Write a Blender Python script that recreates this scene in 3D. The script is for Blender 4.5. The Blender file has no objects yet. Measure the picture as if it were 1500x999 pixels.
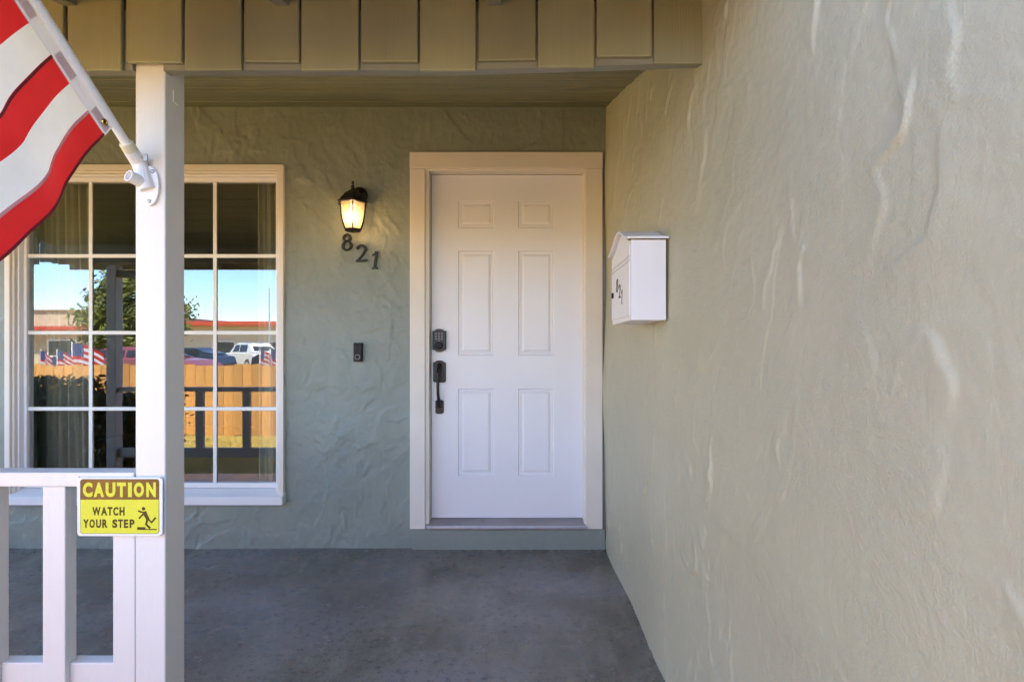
import bpy, bmesh, math, random
import numpy as np
from mathutils import Vector, Matrix, Euler
R = math.radians
PI = math.pi
scene = bpy.context.scene
COL = scene.collection
random.seed(7)

# ------------------------------------------------------------------ camera, sky, sun, exposure
EYE = 1.1875
F = 750.0                                   # focal length in photograph pixels
cam_d = bpy.data.cameras.new('camera')
cam_d.sensor_width = 36.0
cam_d.lens = 36.0 * F / 1500.0
cam_d.shift_x = -9.0 / 1500.0
cam_d.shift_y = 11.5 / 1500.0
cam_d.clip_start = 0.02
cam_d.clip_end = 2000
cam = bpy.data.objects.new('camera', cam_d)
COL.objects.link(cam)
cam.location = (0, 0, EYE)
cam.rotation_euler = (R(90), 0, 0)
scene.camera = cam

SUN_EL, SUN_AZ = R(57), R(30)               # azimuth measured from +Y (behind the house) towards +X
world = bpy.data.worlds.new('World')
scene.world = world
world.use_nodes = True
wn = world.node_tree
bg = wn.nodes['Background']
sky = wn.nodes.new('ShaderNodeTexSky')
sky.sky_type = 'NISHITA'
sky.sun_disc = False
sky.sun_elevation = SUN_EL
sky.sun_rotation = SUN_AZ
sky.air_density = 1.0
sky.dust_density = 0.15
sky.altitude = 1500
sky.ozone_density = 4.0
wn.links.new(sky.outputs[0], bg.inputs[0])
bg.inputs[1].default_value = 0.15
sun_d = bpy.data.lights.new('sun', 'SUN')
sun_d.energy = 4.7
sun_d.angle = R(0.5)
sun_d.color = (1.0, 0.90, 0.72)
sun = bpy.data.objects.new('sun', sun_d)
COL.objects.link(sun)
sdir = Vector((math.sin(SUN_AZ) * math.cos(SUN_EL), math.cos(SUN_AZ) * math.cos(SUN_EL), math.sin(SUN_EL)))
sun.rotation_euler = sdir.to_track_quat('Z', 'Y').to_euler()
sun.location = sdir * 30
scene.view_settings.view_transform = 'Standard'
scene.view_settings.look = 'None'
scene.view_settings.gamma = 1.0
scene.view_settings.exposure = 2.86
try:
    scene.cycles.max_bounces = 10
    scene.cycles.diffuse_bounces = 6
    scene.cycles.sample_clamp_indirect = 6
except Exception:
    pass

# ------------------------------------------------------------------ helpers
def P(px, py, d):
    """point at depth d that the photograph shows at pixel (px, py) - used only to measure positions"""
    return Vector(((px - 759) * d / F, d, EYE - (py - 511) * d / F))

def PX(px, d): return (px - 759) * d / F
def PZ(py, d): return EYE - (py - 511) * d / F

def tag(o, label=None, cat=None, group=None, kind=None):
    if label: o['label'] = label
    if cat: o['category'] = cat
    if group: o['group'] = group
    if kind: o['kind'] = kind
    return o

def empty(name, loc, label=None, cat=None, group=None):
    o = bpy.data.objects.new(name, None)
    o.empty_display_size = 0.1
    COL.objects.link(o)
    o.location = loc
    return tag(o, label, cat, group)

def place(name, me, mat, parent=None, bevel=0, seg=2, smooth=False):
    o = bpy.data.objects.new(name, me)
    COL.objects.link(o)
    if mat is not None:
        me.materials.clear()
        for m in (mat if isinstance(mat, (list, tuple)) else [mat]):
            me.materials.append(m)
    if smooth:
        me.polygons.foreach_set('use_smooth', [True] * len(me.polygons))
    if parent is not None:
        o.parent = parent
        w = parent.location.copy() if parent.parent is None else Vector((0, 0, 0))   # parts are modelled in world space
        o.matrix_parent_inverse = Matrix.Translation(-w)
    if bevel:
        md = o.modifiers.new('edge', 'BEVEL')
        md.width = bevel
        md.segments = seg
        md.limit_method = 'ANGLE'
        md.angle_limit = R(40)
        md.harden_normals = False
    return o

def obj(name, bm, mat, parent=None, bevel=0, seg=2, smooth=False):
    bmesh.ops.recalc_face_normals(bm, faces=bm.faces[:])
    me = bpy.data.meshes.new(name)
    bm.to_mesh(me)
    bm.free()
    return place(name, me, mat, parent, bevel, seg, smooth)

def copy_tree(o, parent=None):
    c = o.copy()
    COL.objects.link(c)
    if parent is not None:
        c.parent = parent
    for ch in [x for x in COL.objects if x.parent == o]:
        copy_tree(ch, c)
    return c

def box(bm, x0, x1, y0, y1, z0, z1, mat=0):
    vs = [bm.verts.new(p) for p in ((x0, y0, z0), (x1, y0, z0), (x1, y1, z0), (x0, y1, z0),
                                    (x0, y0, z1), (x1, y0, z1), (x1, y1, z1), (x0, y1, z1))]
    for f in ((0, 3, 2, 1), (4, 5, 6, 7), (0, 1, 5, 4), (1, 2, 6, 5), (2, 3, 7, 6), (3, 0, 4, 7)):
        fc = bm.faces.new([vs[i] for i in f])
        fc.material_index = mat
    return vs

def nb(*a):
    bm = bmesh.new()
    box(bm, *a)
    return bm

def prism(bm, pts, y0, y1, axis='y', mat=0):
    """extrude a 2-D outline; axis 'y': pts are (x,z); axis 'x': pts are (y,z); axis 'z': pts are (x,y)"""
    def mk(p, t):
        if axis == 'y': return (p[0], t, p[1])
        if axis == 'x': return (t, p[0], p[1])
        return (p[0], p[1], t)
    a = [bm.verts.new(mk(p, y0)) for p in pts]
    b = [bm.verts.new(mk(p, y1)) for p in pts]
    n = len(pts)
    fs = [bm.faces.new(a), bm.faces.new(b[::-1])]
    for i in range(n):
        fs.append(bm.faces.new((a[i], b[i], b[(i + 1) % n], a[(i + 1) % n])))
    for f in fs: f.material_index = mat
    return fs

def np_(pts, y0, y1, axis='y'):
    bm = bmesh.new()
    prism(bm, pts, y0, y1, axis)
    return bm

def tube(bm, pts, rad, n=10, cap=True):
    pts = [Vector(p) for p in pts]
    rads = rad if isinstance(rad, (list, tuple)) else [rad] * len(pts)
    rings = []
    up = Vector((0.13, 0.31, 0.94))
    for i, p in enumerate(pts):
        t = (pts[min(i + 1, len(pts) - 1)] - pts[max(i - 1, 0)]).normalized()
        a = t.cross(up)
        if a.length < 1e-3: a = t.cross(Vector((1, 0, 0)))
        a.normalize()
        b = t.cross(a).normalized()
        rings.append([bm.verts.new(p + (a * math.cos(2 * PI * k / n) + b * math.sin(2 * PI * k / n)) * rads[i]) for k in range(n)])
    for r0, r1 in zip(rings, rings[1:]):
        for k in range(n):
            bm.faces.new((r0[k], r0[(k + 1) % n], r1[(k + 1) % n], r1[k]))
    if cap:
        bm.faces.new(rings[0][::-1])
        bm.faces.new(rings[-1])

def lathe(bm, c, prof, n=24, axis='z', rot=0.0):
    """prof: list of (r, h) along the axis"""
    c = Vector(c)
    rings = []
    for r, h in prof:
        ring = []
        for k in range(n):
            a = 2 * PI * k / n + rot
            if axis == 'z': v = Vector((r * math.cos(a), r * math.sin(a), h))
            elif axis == 'y': v = Vector((r * math.cos(a), h, r * math.sin(a)))
            else: v = Vector((h, r * math.cos(a), r * math.sin(a)))
            ring.append(bm.verts.new(c + v))
        rings.append(ring)
    for r0, r1 in zip(rings, rings[1:]):
        for k in range(n):
            bm.faces.new((r0[k], r0[(k + 1) % n], r1[(k + 1) % n], r1[k]))
    bm.faces.new(rings[0][::-1])
    bm.faces.new(rings[-1])

def rrect(x0, x1, z0, z1, r, n=5, corners=(1, 1, 1, 1)):
    """rounded rectangle outline; corners: bottom-left, bottom-right, top-right, top-left"""
    pts = []
    for (cx, cz, a0, on) in ((x0 + r, z0 + r, 180, corners[0]), (x1 - r, z0 + r, 270, corners[1]),
                             (x1 - r, z1 - r, 0, corners[2]), (x0 + r, z1 - r, 90, corners[3])):
        if on:
            for k in range(n + 1):
                a = R(a0 + 90.0 * k / n)
                pts.append((cx + r * math.cos(a), cz + r * math.sin(a)))
        else:
            pts.append((x0 if cx < (x0 + x1) / 2 else x1, z0 if cz < (z0 + z1) / 2 else z1))
    return pts

def catmull(pts, n=8):
    P4 = [Vector(p) for p in pts]
    out = []
    for i in range(len(P4) - 1):
        p0 = P4[max(i - 1, 0)]; p1 = P4[i]; p2 = P4[i + 1]; p3 = P4[min(i + 2, len(P4) - 1)]
        for k in range(n):
            t = k / n
            out.append(0.5 * ((2 * p1) + (p2 - p0) * t + (2 * p0 - 5 * p1 + 4 * p2 - p3) * t * t + (3 * p1 - p0 - 3 * p2 + p3) * t ** 3))
    out.append(P4[-1])
    return out

# ------------------------------------------------------------------ materials
def new_mat(name):
    m = bpy.data.materials.new(name)
    m.use_nodes = True
    nt = m.node_tree
    return m, nt, nt.nodes['Principled BSDF']

def N(nt, typ, **kw):
    n = nt.nodes.new(typ)
    for k, v in kw.items():
        if k in n.inputs: n.inputs[k].default_value = v
        else: setattr(n, k, v)
    return n

def coords(nt, scale=(1, 1, 1), rot=(0, 0, 0)):
    tc = N(nt, 'ShaderNodeTexCoord')
    mp = N(nt, 'ShaderNodeMapping')
    mp.inputs['Scale'].default_value = scale
    mp.inputs['Rotation'].default_value = rot
    nt.links.new(tc.outputs['Object'], mp.inputs['Vector'])
    return mp.outputs[0]

def noise(nt, vec, scale, detail=4, rough=0.55, dist=0.0):
    n = N(nt, 'ShaderNodeTexNoise', Scale=scale, Detail=detail, Roughness=rough, Distortion=dist)
    nt.links.new(vec, n.inputs['Vector'])
    return n.outputs['Fac']

def ramp(nt, fac, stops):
    r = N(nt, 'ShaderNodeValToRGB')
    el = r.color_ramp.elements
    while len(el) < len(stops): el.new(0.5)
    for e, (p, c) in zip(el, stops):
        e.position = p
        e.color = (*c, 1) if len(c) == 3 else c
    nt.links.new(fac, r.inputs[0])
    return r.outputs[0]

def math_n(nt, op, a, b):
    n = N(nt, 'ShaderNodeMath', operation=op)
    for i, v in enumerate((a, b)):
        if isinstance(v, (int, float)): n.inputs[i].default_value = v
        else: nt.links.new(v, n.inputs[i])
    return n.outputs[0]

def mix_c(nt, fac, a, b, mode='MIX'):
    n = N(nt, 'ShaderNodeMix', data_type='RGBA', blend_type=mode)
    if isinstance(fac, (int, float)): n.inputs[0].default_value = fac
    else: nt.links.new(fac, n.inputs[0])
    for i, v in ((6, a), (7, b)):
        if isinstance(v, tuple): n.inputs[i].default_value = (*v, 1) if len(v) == 3 else v
        else: nt.links.new(v, n.inputs[i])
    return n.outputs[2]

def bump(nt, h, bsdf, strength=0.3, dist=0.002):
    b = N(nt, 'ShaderNodeBump', Strength=strength, Distance=dist)
    nt.links.new(h, b.inputs['Height'])
    nt.links.new(b.outputs[0], bsdf.inputs['Normal'])
    return b

def paint(name, col, rough=0.5, var=0.08, nscale=6, bscale=60, bstr=0.15, stretch=(1, 1, 1), metallic=0, spec=0.5, dirt=None):
    m, nt, b = new_mat(name)
    v = coords(nt, stretch)
    f = noise(nt, v, nscale, 5)
    lo = tuple(c * (1 - var) for c in col); hi = tuple(min(1, c * (1 + var)) for c in col)
    c = ramp(nt, f, [(0.3, lo), (0.7, hi)])
    if dirt:
        f2 = noise(nt, v, nscale * 3.1, 6, 0.65)
        k = ramp(nt, f2, [(dirt[1], (0, 0, 0)), (dirt[1] + 0.12, (1, 1, 1))])
        c = mix_c(nt, k, c, dirt[0])
    nt.links.new(c, b.inputs['Base Color'])
    b.inputs['Metallic'].default_value = metallic
    b.inputs['Specular IOR Level'].default_value = spec
    rr = ramp(nt, noise(nt, v, nscale * 2.3, 3), [(0.3, (rough * 0.85,) * 3), (0.7, (min(1, rough * 1.15),) * 3)])
    nt.links.new(rr, b.inputs['Roughness'])
    if bstr:
        bump(nt, noise(nt, v, bscale, 4), b, bstr, 0.002)
    return m

def stucco(name, col, col2, grain=1.0):
    m, nt, b = new_mat(name)
    v = coords(nt)
    f = noise(nt, v, 2.2, 6, 0.6, 0.6)
    c = ramp(nt, f, [(0.25, col2), (0.75, col)])
    # scuffs and rubbed spots of the paint
    f2 = noise(nt, coords(nt, (1.0, 1.0, 0.35)), 5.0, 6, 0.7, 1.2)
    k = ramp(nt, f2, [(0.60, (0, 0, 0)), (0.78, (0.35, 0.35, 0.35))])
    c = mix_c(nt, k, c, tuple(min(1, x * 1.22 + 0.015) for x in col))
    f4 = noise(nt, v, 9.0, 5, 0.7)
    k4 = ramp(nt, f4, [(0.62, (0, 0, 0)), (0.8, (0.3, 0.3, 0.3))])
    c = mix_c(nt, k4, c, tuple(x * 0.75 for x in col2))
    nt.links.new(c, b.inputs['Base Color'])
    b.inputs['Roughness'].default_value = 0.44
    b.inputs['Specular IOR Level'].default_value = 0.45
    g1 = noise(nt, v, 210, 3, 0.6)
    g2 = noise(nt, coords(nt, (1, 1, 1.6), (0.4, 0.5, 0)), 70, 5, 0.65, 0.4)
    g3 = noise(nt, coords(nt, (1, 1, 0.5), (0.5, 0.3, 0.0)), 18, 6, 0.6, 1.0)
    mask = ramp(nt, noise(nt, v, 3.3, 3), [(0.42, (0.25,) * 3), (0.62, (1,) * 3)])
    h = math_n(nt, 'ADD', math_n(nt, 'MULTIPLY', math_n(nt, 'ADD', math_n(nt, 'MULTIPLY', g1, 0.9), math_n(nt, 'MULTIPLY', g2, 1.5)), mask), math_n(nt, 'MULTIPLY', g3, 1.6))
    bump(nt, h, b, 0.5 * grain, 0.0042)
    return m

M = {}
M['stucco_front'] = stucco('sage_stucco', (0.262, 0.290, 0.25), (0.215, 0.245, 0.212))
M['stucco_side'] = stucco('lit_sage_stucco', grain=0.75, col=(0.482, 0.452, 0.325), col2=(0.43, 0.404, 0.288))  # same sage paint as the front wall, its stronger light put into the colour
M['trim'] = paint('cream_trim_paint', (0.77, 0.71, 0.62), 0.5, 0.03, 5, 90, 0.12)
M['white_wood'] = paint('white_porch_paint', (0.71, 0.675, 0.645), 0.48, 0.035, 4, 55, 0.45, (1, 1, 0.25), dirt=((0.55, 0.5, 0.46), 0.73))
M['door_white'] = paint('white_door_paint', (0.80, 0.79, 0.82), 0.38, 0.01, 3, 300, 0.05)
M['vinyl'] = paint('white_window_vinyl', (0.80, 0.78, 0.77), 0.4, 0.02, 4, 100, 0.04)
M['muntin'] = paint('grille_bar_white', (0.80, 0.78, 0.72), 0.45, 0.02, 4, 100, 0.0)
M['board'] = paint('sage_board_paint', (0.33, 0.31, 0.185), 0.55, 0.07, 6, 45, 0.35, (1, 1, 0.12), dirt=((0.18, 0.15, 0.09), 0.72))
M['soffit'] = paint('sage_soffit_paint', (0.235, 0.228, 0.13), 0.55, 0.06, 5, 50, 0.3, (0.12, 1, 1))
M['beam'] = paint('sage_beam_paint', (0.27, 0.26, 0.21), 0.6, 0.06, 6, 50, 0.3, (0.15, 1, 1))
M['bronze'] = paint('oil_rubbed_bronze', (0.012, 0.010, 0.009), 0.42, 0.25, 25, 80, 0.1, metallic=0.2)
M['black'] = paint('black_plastic', (0.010, 0.010, 0.011), 0.5, 0.1, 10, 120, 0.05, spec=0.25)
M['grey'] = paint('grey_plastic', (0.32, 0.32, 0.34), 0.35, 0.05, 10, 120, 0.0)
M['keys'] = paint('silver_key', (0.16, 0.16, 0.175), 0.35, 0.05, 10, 0, 0)
M['mailbox'] = paint('white_powder_coat', (0.82, 0.80, 0.82), 0.42, 0.015, 4, 400, 0.06)
M['mail_line'] = paint('mailbox_shadow_gap', (0.42, 0.40, 0.38), 0.5, 0.02, 4, 0, 0)
M['bracket'] = paint('white_cast_metal', (0.78, 0.76, 0.79), 0.38, 0.03, 15, 120, 0.08)
M['pole'] = paint('white_flagpole', (0.80, 0.79, 0.84), 0.35, 0.02, 10, 0, 0)
M['collar'] = paint('aged_cream_collar', (0.66, 0.60, 0.46), 0.45, 0.05, 15, 0, 0)
M['brass'] = paint('brass_grommet', (0.55, 0.38, 0.12), 0.3, 0.1, 15, 0, 0, metallic=1)
M['steel'] = paint('dull_steel', (0.42, 0.42, 0.43), 0.4, 0.1, 15, 0, 0, metallic=0.8)
M['threshold'] = paint('worn_threshold', (0.30, 0.27, 0.26), 0.45, 0.18, 12, 60, 0.3, (0.3, 1, 1), dirt=((0.10, 0.075, 0.06), 0.6))
M['threshold_edge'] = paint('threshold_nose', (0.48, 0.46, 0.48), 0.35, 0.1, 20, 0, 0, metallic=0.6)
M['door_gap'] = paint('gap_strip', (0.16, 0.13, 0.10), 0.7, 0.1, 10, 0, 0)  # dark strip filling the gap between slab and jamb
M['sign_white'] = paint('sign_white', (0.70, 0.72, 0.79), 0.3, 0.01, 4, 0, 0)
M['sign_yellow'] = paint('sign_yellow', (0.60, 0.61, 0.05), 0.28, 0.02, 4, 0, 0)
M['sign_dark'] = paint('sign_black_warm_sheen', (0.13, 0.06, 0.02), 0.28, 0.25, 9, 0, 0)  # black header ink with its warm reflection put into the colour
M['sign_ink'] = paint('sign_ink', (0.014, 0.012, 0.004), 0.35, 0.1, 9, 0, 0)
M['room'] = paint('dim_room_wall', (0.52, 0.43, 0.30), 0.7, 0.1, 2, 0, 0)
M['cedar'] = paint('cedar_picket', (0.56, 0.29, 0.09), 0.65, 0.22, 5, 40, 0.3, (1, 1, 0.15))
def weather(m, amt, speck=None, brush=0.0):
    nt = m.node_tree; b = nt.nodes['Principled BSDF']
    c = b.inputs['Base Color'].links[0].from_socket
    v = coords(nt)
    if amt:
        oi = N(nt, 'ShaderNodeObjectInfo')
        t = ramp(nt, oi.outputs['Random'], [(0.0, (1 - amt,) * 3), (1.0, (1.0, 1.0, 1.0))])
        c = mix_c(nt, 1.0, c, t, 'MULTIPLY')
    if speck:
        vo = N(nt, 'ShaderNodeTexVoronoi', Scale=9.0)
        nt.links.new(v, vo.inputs['Vector'])
        k = ramp(nt, vo.outputs['Distance'], [(0.022, (0.75,) * 3), (0.04, (0, 0, 0))])
        k = mix_c(nt, 1.0, k, ramp(nt, noise(nt, v, 6, 2), [(0.45, (0, 0, 0)), (0.55, (1, 1, 1))]), 'MULTIPLY')
        c = mix_c(nt, k, c, speck)
    nt.links.new(c, b.inputs['Base Color'])
    if brush:
        g = noise(nt, coords(nt, (1, 1, 0.03)), 190, 4, 0.6)
        b2 = N(nt, 'ShaderNodeBump', Strength=brush, Distance=0.0015)
        nt.links.new(g, b2.inputs['Height'])
        old = b.inputs['Normal'].links[0].from_socket if b.inputs['Normal'].links else None
        if old is not None: nt.links.new(old, b2.inputs['Normal'])
        nt.links.new(b2.outputs[0], b.inputs['Normal'])
weather(M['board'], 0.16, (0.12, 0.10, 0.06), 0.5)
weather(M['soffit'], 0.14)
weather(M['white_wood'], 0.0, (0.42, 0.38, 0.34), 0.45)
weather(M['trim'], 0.05, (0.5, 0.43, 0.33), 0.3)
_m = M['cedar']; _nt = _m.node_tree; _b = _nt.nodes['Principled BSDF']
_oi = N(_nt, 'ShaderNodeObjectInfo')
_src = _b.inputs['Base Color'].links[0].from_socket
_tint = ramp(_nt, _oi.outputs['Random'], [(0.0, (0.70, 0.66, 0.62)), (0.5, (1.0, 1.0, 1.0)), (1.0, (1.18, 1.1, 1.0))])
_nt.links.new(mix_c(_nt, 1.0, _src, _tint, 'MULTIPLY'), _b.inputs['Base Color'])
M['roof'] = paint('roof_shingle', (0.12, 0.11, 0.10), 0.85, 0.2, 8, 60, 0.4)
M['rail_cap'] = M['white_wood']

def cloth(name, col, trans=0.5):
    m, nt, b = new_mat(name)
    v = coords(nt)
    f = noise(nt, v, 14, 4)
    c = ramp(nt, f, [(0.3, tuple(x * 0.93 for x in col)), (0.7, col)])
    nt.links.new(c, b.inputs['Base Color'])
    b.inputs['Roughness'].default_value = 0.8
    b.inputs['Specular IOR Level'].default_value = 0.2
    b.inputs['Sheen Weight'].default_value = 0.15
    w = noise(nt, v, 900, 2)
    bump(nt, math_n(nt, 'ADD', w, math_n(nt, 'MULTIPLY', noise(nt, v, 40, 4), 2.0)), b, 0.45, 0.0025)
    tr = N(nt, 'ShaderNodeBsdfTranslucent')
    nt.links.new(c, tr.inputs[0])
    mx = N(nt, 'ShaderNodeMixShader')
    mx.inputs[0].default_value = trans
    nt.links.new(b.outputs[0], mx.inputs[1])
    nt.links.new(tr.outputs[0], mx.inputs[2])
    nt.links.new(mx.outputs[0], nt.nodes['Material Output'].inputs[0])
    return m
M['flag_red'] = cloth('flag_red_cloth', (0.70, 0.025, 0.025))
M['flag_white'] = cloth('flag_white_cloth', (0.86, 0.84, 0.82))
M['flag_blue'] = cloth('flag_blue_cloth', (0.05, 0.08, 0.24))
M['flag_head'] = cloth('flag_canvas_heading', (0.80, 0.79, 0.86), 0.4)
M['flag_patch'] = cloth('flag_heading_patch', (0.72, 0.56, 0.62), 0.4)
M['seam_red'] = cloth('flag_seam_red', (0.20, 0.012, 0.02), 0.1)
M['curtain'] = cloth('cream_curtain', (0.66, 0.65, 0.55), 0.3)

def glass_mat():
    m, nt, b = new_mat('window_glass')
    nt.nodes.remove(b)
    gl = N(nt, 'ShaderNodeBsdfGlossy', Roughness=0.0)
    gl.inputs['Color'].default_value = (0.86, 0.92, 1.0, 1)   # coated panes mirror a little blue
    tr = N(nt, 'ShaderNodeBsdfTransparent')
    tr.inputs['Color'].default_value = (0.84, 0.85, 0.80, 1)
    fr = N(nt, 'ShaderNodeFresnel', IOR=1.5)
    fac = math_n(nt, 'ADD', math_n(nt, 'MULTIPLY', fr.outputs[0], 1.6), 0.12)
    mx = N(nt, 'ShaderNodeMixShader')
    nt.links.new(fac, mx.inputs[0])
    nt.links.new(tr.outputs[0], mx.inputs[1])
    nt.links.new(gl.outputs[0], mx.inputs[2])
    bp = N(nt, 'ShaderNodeBump', Strength=0.05, Distance=0.004)
    nt.links.new(noise(nt, coords(nt), 2.3, 2), bp.inputs['Height'])
    nt.links.new(bp.outputs[0], gl.inputs['Normal'])
    nt.links.new(mx.outputs[0], nt.nodes['Material Output'].inputs[0])
    return m
M['glass'] = glass_mat()

def lamp_glass():
    m, nt, b = new_mat('seeded_lamp_glass')
    nt.nodes.remove(b)
    tr = N(nt, 'ShaderNodeBsdfTransparent')
    tr.inputs['Color'].default_value = (1.0, 0.93, 0.80, 1)
    tl = N(nt, 'ShaderNodeBsdfTranslucent')
    tl.inputs['Color'].default_value = (0.33, 0.26, 0.175, 1)
    mx = N(nt, 'ShaderNodeMixShader', Fac=0.55)
    nt.links.new(tr.outputs[0], mx.inputs[1]); nt.links.new(tl.outputs[0], mx.inputs[2])
    gl = N(nt, 'ShaderNodeBsdfGlossy', Roughness=0.15)
    m2 = N(nt, 'ShaderNodeMixShader', Fac=0.08)
    nt.links.new(mx.outputs[0], m2.inputs[1]); nt.links.new(gl.outputs[0], m2.inputs[2])
    nt.links.new(m2.outputs[0], nt.nodes['Material Output'].inputs[0])
    return m
M['lamp_glass'] = lamp_glass()

def emit(name, col, s):
    m, nt, b = new_mat(name)
    b.inputs['Base Color'].default_value = (0.9, 0.8, 0.6, 1)
    b.inputs['Emission Color'].default_value = (*col, 1)
    b.inputs['Emission Strength'].default_value = s
    return m
M['bulb'] = emit('glowing_bulb', (1.0, 0.72, 0.40), 0.9)

def concrete():
    m, nt, b = new_mat('stained_sealed_concrete')
    v = coords(nt)
    f = noise(nt, v, 1.7, 7, 0.62, 0.5)
    c = ramp(nt, f, [(0.32, (0.115, 0.095, 0.074)), (0.5, (0.188, 0.162, 0.132)), (0.68, (0.28, 0.25, 0.21))])
    f2 = noise(nt, v, 1.1, 4, 0.5, 0.4)
    k2 = ramp(nt, f2, [(0.50, (0, 0, 0)), (0.60, (0.85, 0.85, 0.85))])
    c = mix_c(nt, k2, c, (0.235, 0.212, 0.215))
    f3 = noise(nt, coords(nt, (1, 0.45, 1)), 9, 8, 0.7, 0.6)
    k3 = ramp(nt, f3, [(0.50, (0, 0, 0)), (0.66, (0.7, 0.7, 0.7))])
    c = mix_c(nt, k3, c, (0.27, 0.245, 0.215))
    f5 = noise(nt, v, 30, 6, 0.75)
    k5 = ramp(nt, f5, [(0.34, (0.7,) * 3), (0.48, (0, 0, 0))])
    c = mix_c(nt, k5, c, (0.045, 0.037, 0.031))
    f6 = noise(nt, v, 160, 4, 0.7)
    c = mix_c(nt, ramp(nt, f6, [(0.56, (0, 0, 0)), (0.72, (0.6,) * 3)]), c, (0.40, 0.37, 0.34))
    c = mix_c(nt, ramp(nt, f6, [(0.28, (0.6,) * 3), (0.42, (0, 0, 0))]), c, (0.05, 0.042, 0.036))
    vo = N(nt, 'ShaderNodeTexVoronoi', Scale=5.0)
    nt.links.new(v, vo.inputs['Vector'])
    sp = ramp(nt, vo.outputs['Distance'], [(0.035, (0.9,) * 3), (0.07, (0, 0, 0))])
    c = mix_c(nt, sp, c, (0.24, 0.235, 0.23))
    nt.links.new(c, b.inputs['Base Color'])
    rr = ramp(nt, noise(nt, v, 2.4, 6, 0.65), [(0.38, (0.13,) * 3), (0.62, (0.38,) * 3)])
    nt.links.new(rr, b.inputs['Roughness'])
    b.inputs['Specular IOR Level'].default_value = 0.5
    bump(nt, math_n(nt, 'ADD', noise(nt, v, 45, 6, 0.7), math_n(nt, 'MULTIPLY', noise(nt, v, 6, 4), 1.5)), b, 0.3, 0.003)
    return m
M['porch'] = concrete()
M['walk'] = paint('pale_walk_concrete', (0.42, 0.38, 0.32), 0.8, 0.12, 3, 60, 0.3)
M['road'] = paint('asphalt', (0.11, 0.105, 0.10), 0.85, 0.15, 3, 60, 0.3)

def lawn_mat():
    m, nt, b = new_mat('dry_lawn')
    v = coords(nt)
    f = noise(nt, v, 1.5, 8, 0.7, 0.5)
    c = ramp(nt, f, [(0.3, (0.28, 0.205, 0.045)), (0.5, (0.42, 0.31, 0.085)), (0.7, (0.50, 0.38, 0.13))])
    nt.links.new(c, b.inputs['Base Color'])
    b.inputs['Roughness'].default_value = 0.95
    b.inputs['Specular IOR Level'].default_value = 0.1
    bump(nt, noise(nt, v, 90, 4), b, 0.6, 0.02)
    return m
M['lawn'] = lawn_mat()
M['blade'] = paint('dry_grass_blade', (0.44, 0.35, 0.12), 0.8, 0.3, 3, 0, 0)

# ------------------------------------------------------------------ setting: ground and porch slab
WALL_Y, SIDE_X = 3.05, 0.52
G = -0.16                                            # level of the front yard
tag(obj('ground', nb(-300, 300, -300, 300, G - 0.3, G), M['lawn']), kind='structure')
tag(obj('porch_floor', nb(-4.0, SIDE_X + 0.02, 1.30, WALL_Y + 0.02, G - 0.1, 0.0), M['porch'], bevel=0.012), kind='structure')
tag(obj('front_walk', nb(-0.95, SIDE_X - 0.01, -1.70, 1.296, G - 0.1, G + 0.03), M['walk'], bevel=0.01), kind='structure')
tag(obj('sidewalk', nb(-60, 60, -4.2, -2.6, G - 0.1, G + 0.02), M['walk']), kind='structure')
tag(obj('road', nb(-200, 200, -14.5, -5.2, G - 0.1, G + 0.008), M['road']), kind='structure')

# ------------------------------------------------------------------ stucco walls: trowelled relief as real geometry
def relief(U, V, seed, count, ang, ang_sd, lrange, wrange, hrange, swell=0.004, flip=0.7, power=1.0):
    rng = np.random.default_rng(seed)
    H = np.zeros_like(U)
    u0, u1, v0, v1 = U.min(), U.max(), V.min(), V.max()
    for k in range(26):                              # slow unevenness of the wall
        fx, fy = rng.normal(0, 4.0, 2)
        H += swell * 0.22 * np.sin(fx * U + fy * V + rng.uniform(0, 6.28))
    us, vs = U[:, 0], V[0, :]
    for k in range(count):
        cu, cv = rng.uniform(u0, u1), rng.uniform(v0, v1)
        th = ang + rng.normal(0, ang_sd)
        L = rng.uniform(*lrange); w = rng.uniform(*wrange); h = hrange[0] + (hrange[1] - hrange[0]) * rng.uniform() ** power
        kk = rng.normal(0, 0.9) / max(L, 0.1)
        wob = rng.uniform(0, 6.28)
        rad = L * 0.75 + 4 * w
        i0, i1 = np.searchsorted(us, [cu - rad, cu + rad]); j0, j1 = np.searchsorted(vs, [cv - rad, cv + rad])
        if i1 - i0 < 3 or j1 - j0 < 3: continue
        du = U[i0:i1, j0:j1] - cu; dv = V[i0:i1, j0:j1] - cv
        a = du * math.cos(th) + dv * math.sin(th)
        b = -du * math.sin(th) + dv * math.cos(th)
        b = b - kk * a * a - 0.006 * np.sin(a * 38 + wob) - 0.003 * np.sin(a * 90 + wob * 2)
        env = np.clip(1 - (2 * a / L) ** 2, 0, 1) ** 0.8
        side = 1 if rng.uniform() < flip else -1
        bb = b * side
        prof = np.where(bb > 0, np.exp(-(bb / (0.22 * w)) ** 2), np.exp(-(np.abs(bb) / (1.3 * w)) ** 1.4))
        H[i0:i1, j0:j1] += h * env * prof
    return H

def vnoise(u, v, seed):
    rng = np.random.default_rng(seed)
    T = rng.uniform(-1, 1, (256, 256))
    iu = np.floor(u).astype(int); iv = np.floor(v).astype(int)
    fu = u - iu; fv = v - iv
    fu = fu * fu * fu * (fu * (fu * 6 - 15) + 10); fv = fv * fv * fv * (fv * (fv * 6 - 15) + 10)
    a = T[iu % 256, iv % 256]; b = T[(iu + 1) % 256, iv % 256]; c = T[iu % 256, (iv + 1) % 256]; d = T[(iu + 1) % 256, (iv + 1) % 256]
    return (a * (1 - fu) + b * fu) * (1 - fv) + (c * (1 - fu) + d * fu) * fv

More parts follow.
